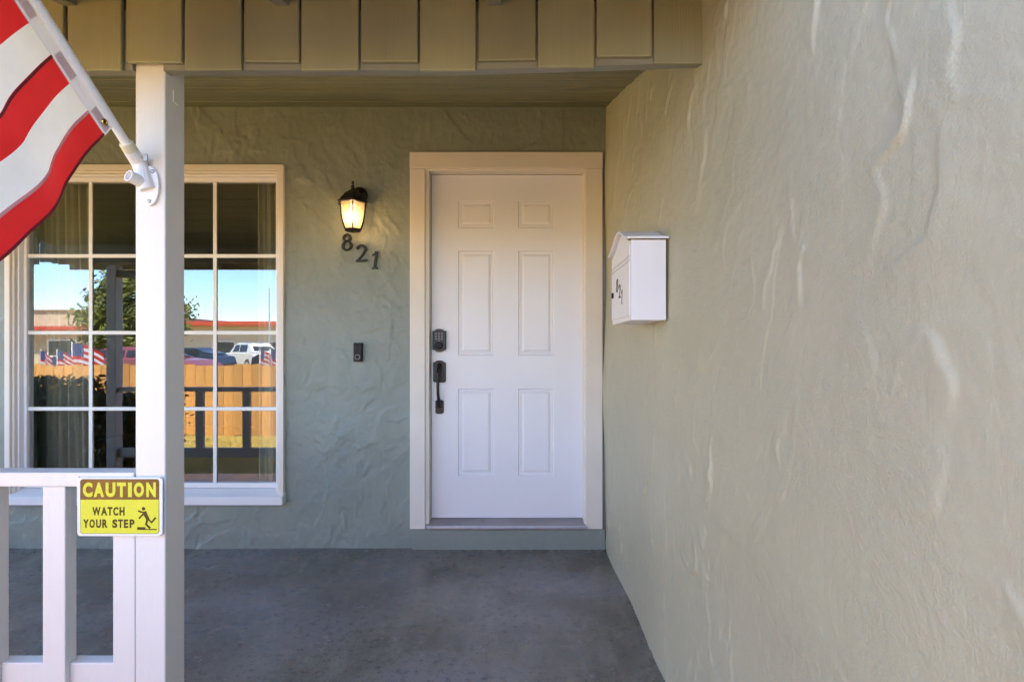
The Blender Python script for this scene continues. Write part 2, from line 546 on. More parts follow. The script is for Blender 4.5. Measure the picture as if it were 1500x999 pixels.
def fbm(u, v, seed, octv=5, gain=0.52):
    h = np.zeros_like(u); a = 1.0; f = 1.0
    for k in range(octv):
        h += a * vnoise(u * f + 17.3 * k, v * f - 9.1 * k, seed + k); a *= gain; f *= 2.03
    return h

def smears(U, V, seed, freq, ang, stretch, height, thr, edge=0.10, warp=0.5):
    """flat dabs of plaster with crisp ragged edges, as a skipped trowel leaves them"""
    a = (U * math.cos(ang) + V * math.sin(ang)) * freq / stretch
    b = (-U * math.sin(ang) + V * math.cos(ang)) * freq
    wa = fbm(a * 0.8 + 3, b * 0.8, seed + 50, 4); wb = fbm(a * 0.8, b * 0.8 + 7, seed + 60, 4)
    n = fbm(a + warp * wa, b + warp * wb, seed, 5)
    t = np.clip((n - thr) / edge, 0, 1)
    t = t * t * (3 - 2 * t)
    fade = np.clip(0.5 + 1.1 * fbm(a * 0.45 + 40, b * 0.45, seed + 70, 3), 0, 1)
    return height * t * fade + 0.25 * height * n

def grid_mesh(name, us, vs, H, fn, holes=()):
    nu, nv = len(us), len(vs)
    U, V = np.meshgrid(us, vs, indexing='ij')
    co = fn(U, V, H).reshape(-1, 3)
    i, j = np.meshgrid(np.arange(nu - 1), np.arange(nv - 1), indexing='ij')
    i = i.ravel(); j = j.ravel()
    cu = (us[i] + us[i + 1]) / 2; cv = (vs[j] + vs[j + 1]) / 2
    keep = np.ones(len(i), bool)
    for (a, b, c, d) in holes:
        keep &= ~((cu > a) & (cu < b) & (cv > c) & (cv < d))
    i = i[keep]; j = j[keep]
    quads = np.stack([i * nv + j, (i + 1) * nv + j, (i + 1) * nv + j + 1, i * nv + j + 1], 1)
    return co, quads

def mesh_np(name, co, quads):
    me = bpy.data.meshes.new(name)
    me.vertices.add(len(co)); me.vertices.foreach_set('co', co.astype(np.float32).ravel())
    n = len(quads)
    me.loops.add(n * 4); me.loops.foreach_set('vertex_index', quads.astype(np.int32).ravel())
    me.polygons.add(n)
    me.polygons.foreach_set('loop_start', np.arange(n, dtype=np.int32) * 4)
    me.update(calc_edges=True)
    me.validate()
    return me

def box_np(boxes, base):
    co, q = [], []
    for (x0, x1, y0, y1, z0, z1) in boxes:
        b = base + len(co)
        co += [(x0, y0, z0), (x1, y0, z0), (x1, y1, z0), (x0, y1, z0), (x0, y0, z1), (x1, y0, z1), (x1, y1, z1), (x0, y1, z1)]
        q += [[b + t for t in f] for f in ((0, 3, 2, 1), (4, 5, 6, 7), (0, 1, 5, 4), (1, 2, 6, 5), (2, 3, 7, 6), (3, 0, 4, 7))]
    return np.array(co, float), np.array(q)

# window and door openings (metres on the wall)
WX0, WX1, WZ0, WZ1 = -3.0326, -1.3854, 0.2715, 2.275          # outside of the window casing
DX0, DX1, DZ0, DZ1 = PX(600, 3.02), PX(883, 3.02), PZ(775, 3.02), PZ(223, 3.02)
hole_w = (WX0 + 0.03, WX1 - 0.03, WZ0 + 0.03, WZ1 - 0.03)
hole_d = (DX0 + 0.03, DX1 - 0.03, -0.1, DZ1 - 0.03)

us = np.concatenate([np.linspace(-5.0, -3.2, 12, endpoint=False), np.arange(-3.2, SIDE_X + 0.012, 0.0085)])
vs = np.arange(-0.02, 2.72, 0.0085)
U, V = np.meshgrid(us, vs, indexing='ij')
H = relief(U, V, 11, 420, 1.2, 0.8, (0.05, 0.28), (0.010, 0.040), (0.0010, 0.0046))
H += smears(U, V, 21, 6.0, 0.5, 2.2, 0.0034, 0.15) + smears(U, V, 22, 9.0, 2.2, 2.4, 0.0028, 0.2) + smears(U, V, 23, 4.0, 1.5, 2.6, 0.0034, 0.1, 0.06)
H += 0.0009 * fbm(U * 40, V * 40, 31, 3)
co, q = grid_mesh('front_wall', us, vs, H, lambda U, V, H: np.stack([U, WALL_Y - H, V], -1), [hole_w, hole_d])
yb = WALL_Y + 0.02
cores = [(-5, hole_w[0], yb, 3.20, 0, 2.7), (hole_w[1], hole_d[0], yb, 3.20, 0, 2.7), (hole_d[1], SIDE_X, yb, 3.20, 0, 2.7),
         (hole_w[0], hole_w[1], yb, 3.20, 0, hole_w[2]), (hole_w[0], hole_w[1], yb, 3.20, hole_w[3], 2.7), (hole_d[0], hole_d[1], yb, 3.20, hole_d[3], 2.7)]
c2, q2 = box_np(cores, len(co))
me = mesh_np('front_wall', np.concatenate([co, c2]), np.concatenate([q, q2]))
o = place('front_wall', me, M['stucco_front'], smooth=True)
tag(o, 'rough trowelled sage green stucco wall that holds the white door and the window', 'wall')

us = np.concatenate([np.linspace(-1.0, 0.3, 30, endpoint=False), np.arange(0.3, 1.4, 0.0038), np.arange(1.4, WALL_Y + 0.02, 0.0072)])
vs = np.concatenate([np.arange(-0.2, 0.45, 0.0075), np.arange(0.45, 1.9, 0.0050), np.arange(1.9, 2.75, 0.0075)])
U, V = np.meshgrid(us, vs, indexing='ij')
H = relief(U, V, 5, 330, 1.85, 0.45, (0.05, 0.24), (0.011, 0.044), (0.0007, 0.0062), 0.008, 0.93, 1.6)
H += smears(U, V, 41, 4.5, 1.9, 2.6, 0.0024, 0.12, 0.08) + smears(U, V, 42, 2.6, 1.4, 3.0, 0.0018, 0.1, 0.08) + smears(U, V, 43, 9.0, 0.4, 3.0, 0.0007, 0.2, 0.15)
H += 0.0004 * fbm(U * 55, V * 70, 44, 3)
co, q = grid_mesh('side_wall', us, vs, H, lambda U, V, H: np.stack([SIDE_X + 0.0045 * (WALL_Y - U) - H, U, V], -1))
c2, q2 = box_np([(SIDE_X + 0.04, SIDE_X + 0.2, -1.0, 3.0, G, 2.75)], len(co))
me = mesh_np('side_wall', np.concatenate([co, c2]), np.concatenate([q[:, ::-1], q2]))
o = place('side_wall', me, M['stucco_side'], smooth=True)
tag(o, 'pale beige green stucco side wall with trowel ridges, carrying the white mailbox', 'wall')

# the wing of the house behind the side wall, and the roofs that keep the porch in shade
hb = empty('house_wing', (2.5, 1.0, G), 'low wing of the house standing behind the stucco side wall', 'house')
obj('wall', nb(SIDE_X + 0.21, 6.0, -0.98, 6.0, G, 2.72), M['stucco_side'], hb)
obj('roof', np_([(SIDE_X - 0.22, 2.76), (3.2, 3.5), (6.3, 2.76), (6.3, 2.90), (3.2, 3.66), (SIDE_X - 0.22, 2.90)], -1.3, 1.2), M['roof'], hb)
obj('rear_roof', np_([(SIDE_X - 0.02, 2.76), (3.2, 3.5), (6.3, 2.76), (6.3, 2.90), (3.2, 3.66), (SIDE_X - 0.02, 2.90)], 1.2, 8.0), M['roof'], hb)

room = bmesh.new()
box(room, -5.0, -0.9, 3.21, 7.2, 0.02, 0.1)
box(room, -5.0, -0.9, 3.21, 7.2, 2.6, 2.7)
box(room, -5.1, -5.0, 3.21, 7.2, 0.02, 2.7)
box(room, -0.9, -0.8, 3.21, 7.2, 0.02, 2.7)
box(room, -5.1, -0.8, 7.2, 7.3, 0.02, 2.7)
tag(obj('living_room', room, M['room']), kind='structure')

# ------------------------------------------------------------------ porch roof: soffit planks, rafters, frieze boards, beam
SL = 0.313
def soff(y): return 2.626 - SL * (WALL_Y - y)
roof = empty('porch_roof', (-1.8, 1.45, 2.1), 'sloping porch roof with planked ceiling and a skirt of vertical tan boards along its front', 'roof')
BD = 1.437                                           # front of the boards
s_ang = math.atan(SL)
def slab(y0, y1, dz0, dz1, x0, x1):
    return np_([(y0, soff(y0) + dz0), (y1, soff(y1) + dz0), (y1, soff(y1) + dz1), (y0, soff(y0) + dz1)], x0, x1, 'x')
ceil = obj('ceiling', slab(1.46, 3.09, 0.022, 0.05, -4.3, SIDE_X + 0.02), M['beam'], roof)
pw = 0.098
y = 1.50
pm = None
while y < WALL_Y + 0.02:
    y1 = min(y + pw - 0.005, WALL_Y + 0.03)
    obj('plank', slab(y, y1, 0.004 * random.random(), 0.019, -4.3, SIDE_X + 0.012), M['soffit'], ceil, bevel=0.003)
    y += pw
obj('decking', slab(0.95, 3.6, 0.130, 0.24, -4.6, SIDE_X - 0.005), M['roof'], roof)
obj('rear_decking', slab(3.602, 9.0, 0.130, 0.24, -5.4, SIDE_X + 0.3), M['roof'], roof)
obj('fascia', np_([(0.915, soff(0.95) + 0.03), (0.947, soff(0.95) + 0.03), (0.947, soff(0.95) + 0.25), (0.915, soff(0.95) + 0.25)], -4.6, SIDE_X - 0.26, 'x'), M['board'], roof)
for k in range(-1, 6):
    xr = PX(725, BD) - 0.597 * k
    if xr > SIDE_X - 0.3: continue
    obj('rafter', slab(0.95, 1.46, 0.028, 0.128, xr - 0.019, xr + 0.019), M['beam'], roof, bevel=0.003)

BT = BD + 0.014                                      # back of the boards / front of the beam
PL, PR = PX(198, 1.46), PX(242, 1.46)                # the post
PB = 1.46 + (PR - PL)
def beam_bottom(px): return PZ(103.5 if px < 660 else 103.5 - (px - 660) * 11.5 / 375.0, BT)
def beam_piece(xa, xb, za, zb, zt=2.30):
    bm = bmesh.new()
    vs = []
    for yy in (BT, 1.480):
        vs.append([bm.verts.new(p) for p in ((xa, yy, za), (xb, yy, zb), (xb, yy, zt), (xa, yy, zt))])
    bm.faces.new(vs[0]); bm.faces.new(vs[1][::-1])
    for k in range(4):
        bm.faces.new((vs[0][k], vs[1][k], vs[1][(k + 1) % 4], vs[0][(k + 1) % 4]))
    return bm
zl = beam_bottom(100)
zt_ = soff(BT) + 0.02
beam = obj('beam', beam_piece(-4.3, PL - 0.001, zl, zl, zt_), M['beam'], roof)
obj('beam', beam_piece(PR + 0.001, PX(660, BT), zl, zl, zt_), M['beam'], roof)
obj('beam', beam_piece(PX(660, BT) + 0.0005, SIDE_X + 0.01, zl, beam_bottom(1035), zt_), M['beam'], roof)
boards = [(98, 177, 103), (184, 265.5, 91.5), (270, 353, 103), (357, 437.5, 90.5), (441, 525, 103.5), (529, 612, 91), (615, 697, 103.5),
          (701, 785, 88.5), (788, 871, 98.5), (874, 955, 83), (958, 1041, 93.5)]
x = 92
k = 0
while x > -1700:
    boards.insert(0, (x - 82, x, 91.5 if k % 2 == 0 else 103)); x -= 87; k += 1
for (a, b_, yb_) in boards:
    x0, x1 = PX(a, BD), PX(b_, BD)
    zb = PZ(yb_, BD)
    jit = random.uniform(-0.002, 0.002)
    bm = bmesh.new()
    prism(bm, [(x0, zb), (x1, zb + jit), (x1, soff(BD) + 0.125), (x0, soff(BD) + 0.125)], BD + random.uniform(-0.0015, 0.0015), BT - 0.0006)
    ob = obj('board', bm, M['board'], roof, bevel=0.0035)

# ------------------------------------------------------------------ posts and railing
def post(x0, x1, y0, y1, ztop, label):
    t = empty('porch_post', ((x0 + x1) / 2, (y0 + y1) / 2, 0), label, 'post', 'white porch posts')
    obj('shaft', nb(x0, x1, y0, y1, 0.0, ztop), M['white_wood'], t, bevel=0.004, seg=3)
    return t
pt = post(PL, PR, 1.46, PB, 2.12, 'square white wooden porch post that carries the flag bracket and the caution sign')
obj('cover_plate', nb(PR - 0.0005, PR + 0.003, 1.492, 1.512, PZ(152, 1.5), PZ(134, 1.5)), M['white_wood'], pt, bevel=0.0015)
# second post, at the far left end of the porch (seen only as a reflection in the window)
p2 = post(-3.74, -3.655, 1.46, 1.546, 1.95, 'square white porch post at the far end of the railing, mirrored in the window')
obj('corbel', nb(-3.655, -3.40, 1.475, 1.53, 1.84, 1.90), M['beam'], p2, bevel=0.003)
obj('corbel', nb(-3.44, -3.40, 1.475, 1.53, 1.90, 1.97), M['beam'], p2, bevel=0.003)

rl = empty('porch_railing', (-2.4, 1.49, 0), 'white wooden porch railing with upright balusters beside the square post', 'railing')
RT, RB = PZ(692, 1.455), PZ(713, 1.455)
bm = bmesh.new()
prism(bm, [(1.455, RB), (1.518, RB), (1.518, RT - 0.001), (1.455, RT)], -3.655, PL - 0.0008, 'x')
obj('top_rail', bm, M['white_wood'], rl, bevel=0.004, seg=3)
BZ = PZ(971.5, 1.475)
obj('bottom_rail', nb(-3.655, PL - 0.0008, 1.478, 1.518, BZ - 0.085, BZ), M['white_wood'], rl, bevel=0.004)
bpx = PX(165, 1.46)
obj('baluster', nb(bpx, PL - 0.0012, 1.46, 1.4772, BZ - 0.10, RB - 0.0005), M['white_wood'], rl, bevel=0.003)
bpx = PX(62, 1.46)
bm = bmesh.new()
prism(bm, [(1.46, BZ - 0.10), (1.4772, BZ - 0.10), (1.4772, BZ + 0.0005), (1.500, BZ + 0.0005), (1.500, RB - 0.0005), (1.46, RB - 0.0005)], bpx, bpx + 0.0645, 'x')
bal = obj('baluster', bm, M['white_wood'], rl, bevel=0.003)
for bx_ in (-1.555, -1.75, -2.11, -2.53, -2.96, -3.36):
    c = bal.copy(); COL.objects.link(c); c.location.x += bx_ - bpx

# ------------------------------------------------------------------ lettering helpers
def text_mesh(body, x0, x1, z0, z1, y0, y1, bold=0.0, sq=True):
    cu = bpy.data.curves.new('lettering', 'FONT')
    cu.body = body
    cu.offset = bold
    cu.extrude = 0.02
    cu.resolution_u = 4
    to = bpy.data.objects.new('lettering', cu)
    COL.objects.link(to)
    bpy.context.view_layer.update()
    dg = bpy.context.evaluated_depsgraph_get()
    me = bpy.data.meshes.new_from_object(to.evaluated_get(dg))
    bpy.data.objects.remove(to)
    bpy.data.curves.remove(cu)
    n = len(me.vertices)
    c = np.zeros(n * 3); me.vertices.foreach_get('co', c); c = c.reshape(-1, 3)
    mn, mx = c.min(0), c.max(0)
    X = x0 + (c[:, 0] - mn[0]) / (mx[0] - mn[0]) * (x1 - x0)
    Z = z0 + (c[:, 1] - mn[1]) / (mx[1] - mn[1]) * (z1 - z0)
    Y = np.where(c[:, 2] > 0, y0, y1)
    me.vertices.foreach_set('co', np.stack([X, Y, Z], 1).ravel())
    me.update()
    return me

def ribbon(bm, pts, wfn, y0, y1, fr, closed=False):
    """calligraphic stroke: pts (x,z) in glyph space, wfn(direction angle, t) -> width, fr maps (gx,gz,depth) to space"""
    pts = [Vector(p) for p in pts]
    n = len(pts)
    L, Rr = [], []
    for i, p in enumerate(pts):
        if closed: d = pts[(i + 1) % n] - pts[(i - 1) % n]
        else: d = pts[min(i + 1, n - 1)] - pts[max(i - 1, 0)]
        d.normalize()
        nn = Vector((-d.y, d.x))
        w = wfn(math.atan2(d.y, d.x), i / max(1, n - 1))
        L.append(p + nn * w / 2); Rr.append(p - nn * w / 2)
    def v(p, y): return bm.verts.new(fr(p.x, p.y, y))
    a = [v(p, y0) for p in L]; b = [v(p, y0) for p in Rr]; c = [v(p, y1) for p in L]; d = [v(p, y1) for p in Rr]
    m = n if closed else n - 1
    for i in range(m):
        j = (i + 1) % n
        bm.faces.new((a[i], a[j], b[j], b[i])); bm.faces.new((c[i], d[i], d[j], c[j]))
        bm.faces.new((a[i], c[i], c[j], a[j])); bm.faces.new((b[i], b[j], d[j], d[i]))
    if not closed:
        bm.faces.new((a[0], b[0], d[0], c[0])); bm.faces.new((a[-1], c[-1], d[-1], b[-1]))

def pen(lo, hi, ang):
    return lambda a, t: lo + (hi - lo) * abs(math.sin(a - ang))

def digit(ch, fr, y0, y1):
    bm = bmesh.new()
    if ch == '8':
        for (cx, cz, rx, rz) in ((0.36, 0.765, 0.215, 0.19), (0.36, 0.30, 0.275, 0.255)):
            ribbon(bm, [(cx + rx * math.cos(2 * PI * k / 28) + 0.10 * rz * math.sin(2 * PI * k / 28), cz + rz * math.sin(2 * PI * k / 28)) for k in range(28)],
                   pen(0.075, 0.165, 0.35), y0, y1, fr, True)
    elif ch == '2':
        ribbon(bm, catmull([(0.06, 0.74), (0.16, 0.90), (0.36, 0.955), (0.56, 0.86), (0.57, 0.66), (0.42, 0.42), (0.24, 0.22), (0.07, 0.07)], 5),
               pen(0.06, 0.16, 0.5), y0, y1, fr)
        ribbon(bm, [(0.02, 0.06), (0.25, 0.075), (0.50, 0.07), (0.70, 0.12)], lambda a, t: 0.11, y0 - 0.0004, y1, fr)
    else:
        ribbon(bm, catmull([(0.10, 0.78), (0.24, 0.84), (0.36, 0.99)], 4), lambda a, t: 0.07 + 0.04 * t, y0, y1, fr)
        ribbon(bm, [(0.37, 1.0), (0.33, 0.7), (0.28, 0.4), (0.25, 0.03)], lambda a, t: 0.145 - 0.045 * math.sin(t * PI), y0 - 0.0004, y1, fr)
        ribbon(bm, [(0.10, 0.03), (0.25, 0.055), (0.42, 0.03)], lambda a, t: 0.08, y0 - 0.0008, y1, fr)
    return bm

# ------------------------------------------------------------------ caution sign
SY = 1.449
sx0, sx1, sz0, sz1 = PX(113, SY), PX(238, SY), PZ(785, SY), PZ(699, SY)
sg = empty('caution_sign', ((sx0 + sx1) / 2, SY, sz0), 'yellow CAUTION watch your step sign with a white border fixed to post and railing', 'sign')
obj('plate', np_(rrect(sx0, sx1, sz0, sz1, 0.010), SY, SY + 0.003), M['sign_white'], sg, bevel=0.0007)
fx0, fx1, fz0, fz1 = PX(117.5, SY), PX(233.3, SY), PZ(781.5, SY), PZ(701.5, SY)
hz = PZ(731.5, SY)
obj('border_line', np_(rrect(fx0, fx1, fz0, fz1, 0.008), SY - 0.0003, SY), M['sign_ink'], sg)
obj('field', np_(rrect(fx0 + 0.0012, fx1 - 0.0012, fz0 + 0.0012, hz, 0.007, 5, (1, 1, 0, 0)), SY - 0.0006, SY - 0.00031), M['sign_yellow'], sg)
obj('header', np_(rrect(fx0 + 0.0004, fx1 - 0.0004, hz + 0.0004, fz1 - 0.0004, 0.008, 5, (0, 0, 1, 1)), SY - 0.0006, SY - 0.00032), M['sign_dark'], sg)
def sgx(z): return PX(100 + z * 150 / 1362.0, SY)
def sgz(z): return PZ(690 + z * 110 / 999.0, SY)
def letters(body, slots, t, bt, mat, bold):
    for ch, (a, b) in zip(body, slots):
        if ch == 'I':
            obj('letter', nb(sgx(a), sgx(b), SY - 0.0009, SY - 0.00062, sgz(bt), sgz(t)), mat, sg)
        else:
            place('letter', text_mesh(ch, sgx(a), sgx(b), sgz(bt), sgz(t), SY - 0.0009, SY - 0.00062, bold), mat, sg)
letters('CAUTION', ((198, 325), (340, 480), (500, 630), (650, 768), (797, 848), (874, 1010), (1040, 1168)), 148, 342, M['sign_yellow'], 0.055)
letters('WATCH', ((322, 434), (438, 520), (524, 590), (600, 668), (684, 752)), 474, 588, M['sign_ink'], 0.045)
letters('YOUR', ((200, 276), (284, 356), (372, 440), (454, 526)), 638, 752, M['sign_ink'], 0.045)
letters('STEP', ((588, 656), (664, 730), (742, 800), (818, 884)), 638, 752, M['sign_ink'], 0.045)
pic = bmesh.new()
def fr_sign(x, z, y): return (sgx(x), y, sgz(-z))
def st(pts, w, dy=0.0):
    ribbon(pic, [(p[0], -p[1]) for p in pts], (lambda a, t: w) if not callable(w) else w, SY - 0.0009 - dy, SY - 0.00062, fr_sign)
lathe(pic, (sgx(1003), SY - 0.00078, sgz(497)), [(0.0052, -0.00013), (0.0052, 0.00013)], 16, 'y')
st([(1012, 535), (1030, 575), (1060, 635)], lambda a, t: 55 - 10 * t)
st([(1020, 548), (985, 545), (930, 525)], 22, 0.00002)
st([(1015, 555), (985, 585), (942, 628)], 22, 0.00004)
st([(1060, 625), (1110, 680), (1165, 615)], 27, 0.00006)
st([(1058, 630), (1038, 705), (1092, 758)], 30, 0.00008)
st([(920, 760), (1030, 760)], 38, 0.0001)
st([(1025, 773), (1178, 773)], 14, 0.00012)
obj('pictogram', pic, M['sign_ink'], sg)
for (a, b_) in ((145, 78), (1232, 88), (1228, 845)):
    bm = bmesh.new()
    lathe(bm, (sgx(a), SY, sgz(b_)), [(0.0022, 0.0), (0.0020, -0.001), (0.0008, -0.0016)], 12, 'y')
    obj('screw', bm, M['steel'], sg)

# ------------------------------------------------------------------ front door and its frame
DY = 3.10
dx0, dx1, dz0, dz1 = PX(632, DY), PX(853, DY), PZ(758, DY), PZ(257, DY)
fd = empty('front_door', ((dx0 + dx1) / 2, DY, dz0), 'white six panel front door with black keypad lock and black pull handle', 'door')
panels = []
for (ya, yb_) in ((294, 334), (367, 521), (569, 697)):
    for (xa, xb) in ((671, 724), (759, 811.5)):
        panels.append((PX(xa, DY), PX(xb, DY), PZ(yb_, DY), PZ(ya, DY)))
xs = sorted({dx0, dx1, *[p[0] for p in panels], *[p[1] for p in panels]})
zs = sorted({dz0, dz1, *[p[2] for p in panels], *[p[3] for p in panels]})
bm = bmesh.new()
gv = {}
def gvert(x, z):
    if (x, z) not in gv: gv[(x, z)] = bm.verts.new((x, DY, z))
    return gv[(x, z)]
for i in range(len(xs) - 1):
    for j in range(len(zs) - 1):
        cx, cz = (xs[i] + xs[i + 1]) / 2, (zs[j] + zs[j + 1]) / 2
        if any(p[0] < cx < p[1] and p[2] < cz < p[3] for p in panels): continue
        bm.faces.new((gvert(xs[i], zs[j]), gvert(xs[i + 1], zs[j]), gvert(xs[i + 1], zs[j + 1]), gvert(xs[i], zs[j + 1])))
box(bm, dx0, dx1, DY + 0.012, DY + 0.045, dz0, dz1)
for (xa, xb, za, zb) in ((dx0, dx0 + 0.0004, dz0, dz1), (dx1 - 0.0004, dx1, dz0, dz1)):
    box(bm, xa, xb, DY, DY + 0.012, za, zb)
box(bm, dx0 + 0.0005, dx1 - 0.0005, DY + 0.0001, DY + 0.0119, dz0, dz0 + 0.0004)
obj('slab', bm, M['door_white'], fd)
for (xa, xb, za, zb) in panels:
    bm = bmesh.new()
    prof = [(0.0, 0.0), (0.003, 0.0045), (0.007, 0.0065), (0.012, 0.0045), (0.018, 0.0058), (0.021, 0.0062), (0.034, 0.0010), (0.0365, 0.0004)]
    rings = []
    for (ins, dep) in prof:
        rings.append([bm.verts.new((x, DY + dep, z)) for (x, z) in ((xa + ins, za + ins), (xb - ins, za + ins), (xb - ins, zb - ins), (xa + ins, zb - ins))])
    for r0, r1 in zip(rings, rings[1:]):
        for k in range(4): bm.faces.new((r0[k], r0[(k + 1) % 4], r1[(k + 1) % 4], r1[k]))
    bm.faces.new(rings[-1])
    obj('door_panel', bm, M['door_white'], fd)

def arched(cx, z0, z1, w, shoulder, rise, both=False):
    """plate with a shouldered arch on top (and bottom)"""
    h = w / 2
    pts = []
    if both:
        pts += [(cx - h, z0 + rise), (cx - shoulder, z0 + rise)]
        pts += [(cx + shoulder * math.cos(a), z0 + rise - rise * math.sin(a)) for a in [PI - PI * k / 8 for k in range(1, 8)]]
        pts += [(cx + shoulder, z0 + rise), (cx + h, z0 + rise)]
    else:
        pts += [(cx - h, z0 + 0.006), (cx - h * 0.7, z0), (cx + h * 0.7, z0), (cx + h, z0 + 0.006)]
    pts += [(cx + h, z1 - rise), (cx + shoulder, z1 - rise)]
    pts += [(cx + shoulder * math.cos(a), z1 - rise + rise * math.sin(a)) for a in [PI * k / 8 for k in range(1, 8)]]
    pts += [(cx - shoulder, z1 - rise), (cx - h, z1 - rise)]
    return pts
hx = PX(644, DY)
zt, zb = PZ(482, DY), PZ(515.5, DY)
dbolt = obj('deadbolt', np_(arched(hx, zb, zt, 0.081, 0.026, 0.012, True), DY - 0.026, DY - 0.0005), M['bronze'], fd, bevel=0.003)
kp = bmesh.new()
for i in range(3):
    for j in range(4 if i == 1 else 3):
        cxk = hx + (i - 1) * 0.0185; czk = zt - 0.028 - j * 0.0155
        box(kp, cxk - 0.0055, cxk + 0.0055, DY - 0.0285, DY - 0.0262, czk - 0.0045, czk + 0.0045)
obj('keypad', kp, M['keys'], dbolt)
bm = bmesh.new()
lathe(bm, (hx, DY - 0.026, zb + 0.040), [(0.0225, 0.0), (0.0225, -0.010), (0.017, -0.014), (0.006, -0.0145)], 24, 'y')
obj('lock_cylinder', bm, M['black'], dbolt)
zt, zb = PZ(528, DY), PZ(560, DY)
hs = obj('handle_set', np_(arched(hx, zb, zt, 0.076, 0.026, 0.011), DY - 0.012, DY - 0.0005), M['bronze'], fd, bevel=0.003)
z2t, z2b = PZ(587, DY), PZ(606, DY)
obj('handle_foot', np_([(hx - 0.025, z2b + 0.008), (hx - 0.014, z2b), (hx + 0.014, z2b), (hx + 0.025, z2b + 0.008), (hx + 0.025, z2t), (hx + 0.012, z2t + 0.006), (hx - 0.012, z2t + 0.006), (hx - 0.025, z2t)], DY - 0.012, DY - 0.0005), M['bronze'], hs, bevel=0.003)
bm = bmesh.new()
gp = catmull([(hx, DY - 0.012, zt - 0.050), (hx, DY - 0.048, zt - 0.062), (hx - 0.002, DY - 0.058, zt - 0.095), (hx - 0.002, DY - 0.052, (zt + z2b) / 2 - 0.03), (hx, DY - 0.042, z2t + 0.02), (hx, DY - 0.030, z2t - 0.012), (hx, DY - 0.012, z2t - 0.03)], 5)
tube(bm, gp, [0.0145 - 0.006 * math.sin(PI * k / (len(gp) - 1)) for k in range(len(gp))], 12)
obj('grip', bm, M['bronze'], hs, smooth=True)
bm = bmesh.new()
lathe(bm, (hx, DY - 0.012, zt - 0.030), [(0.016, 0.0), (0.014, -0.012), (0.006, -0.017)], 20, 'y')
tube(bm, [(hx, DY - 0.02, zt - 0.030), (hx, DY - 0.052, zt - 0.034), (hx, DY - 0.062, zt - 0.030)], [0.006, 0.008, 0.009], 10)
obj('thumb_latch', bm, M['bronze'], hs)

fr_ = empty('door_frame', ((DX0 + DX1) / 2, 3.02, DZ0), 'cream painted wooden frame and worn threshold around the white front door', 'door frame')
ix0, ix1, iz1 = PX(622.5, 3.02), PX(858, 3.02), PZ(247, 3.02)
obj('side_casing', nb(DX0 + 0.001, ix0, 3.02, 3.075, DZ0, iz1 - 0.0006), M['trim'], fr_, bevel=0.003)
obj('side_casing', nb(ix1, DX1 - 0.001, 3.02, 3.075, DZ0, iz1 - 0.0006), M['trim'], fr_, bevel=0.003)
obj('head_casing', nb(DX0, DX1, 3.0175, 3.075, iz1, DZ1), M['trim'], fr_, bevel=0.003)
jx0, jx1, jz1 = dx0 - 0.003, dx1 + 0.003, dz1 + 0.004
bm = bmesh.new()
for (a, b_) in ((ix0 - 0.02, jx0), (jx1, ix1 + 0.02)):
    pass
obj('jamb', nb(ix0 - 0.03, jx0, 3.034, 3.2, dz0 - 0.03, jz1), M['trim'], fr_, bevel=0.003)
obj('jamb', nb(jx1, ix1 + 0.03, 3.034, 3.2, dz0 - 0.03, jz1), M['trim'], fr_, bevel=0.003)
obj('jamb', nb(ix0 - 0.03, ix1 + 0.03, 3.033, 3.2, jz1 + 0.0004, iz1 + 0.03), M['trim'], fr_, bevel=0.003)
obj('stop', nb(jx1 - 0.004, jx1 + 0.0002, DY - 0.012, DY - 0.001, dz0, jz1), M['trim'], fr_)
obj('gap_strip', nb(dx0 - 0.004, dx0 + 0.0002, DY - 0.004, DY - 0.001, dz0, jz1), M['door_gap'], fr_)
tx0, tx1 = PX(625, 3.0), PX(860, 3.0)
bm = bmesh.new()
prism(bm, [(3.012, 0.126), (3.20, 0.126), (3.20, dz0 - 0.004), (DY - 0.01, dz0 - 0.006), (3.012, PZ(770, 3.012))], ix0 + 0.0005, ix1 - 0.0005, 'x')
th = obj('threshold', bm, M['threshold'], fr_, bevel=0.002)
obj('threshold_nose', nb(tx0, tx1, 2.998, 3.0115, PZ(775, 3.0), PZ(770.5, 3.0)), M['threshold_edge'], th, bevel=0.003)
stp = obj('sill_step', np_([(3.03, -0.01), (3.22, -0.01), (3.22, 0.1225), (3.036, 0.1225), (3.03, 0.117)], PX(603, 3.03), PX(886, 3.03), 'x'), M['stucco_front'])
tag(stp, 'low stucco ledge beneath the door threshold, grey green, flat topped', 'ledge')

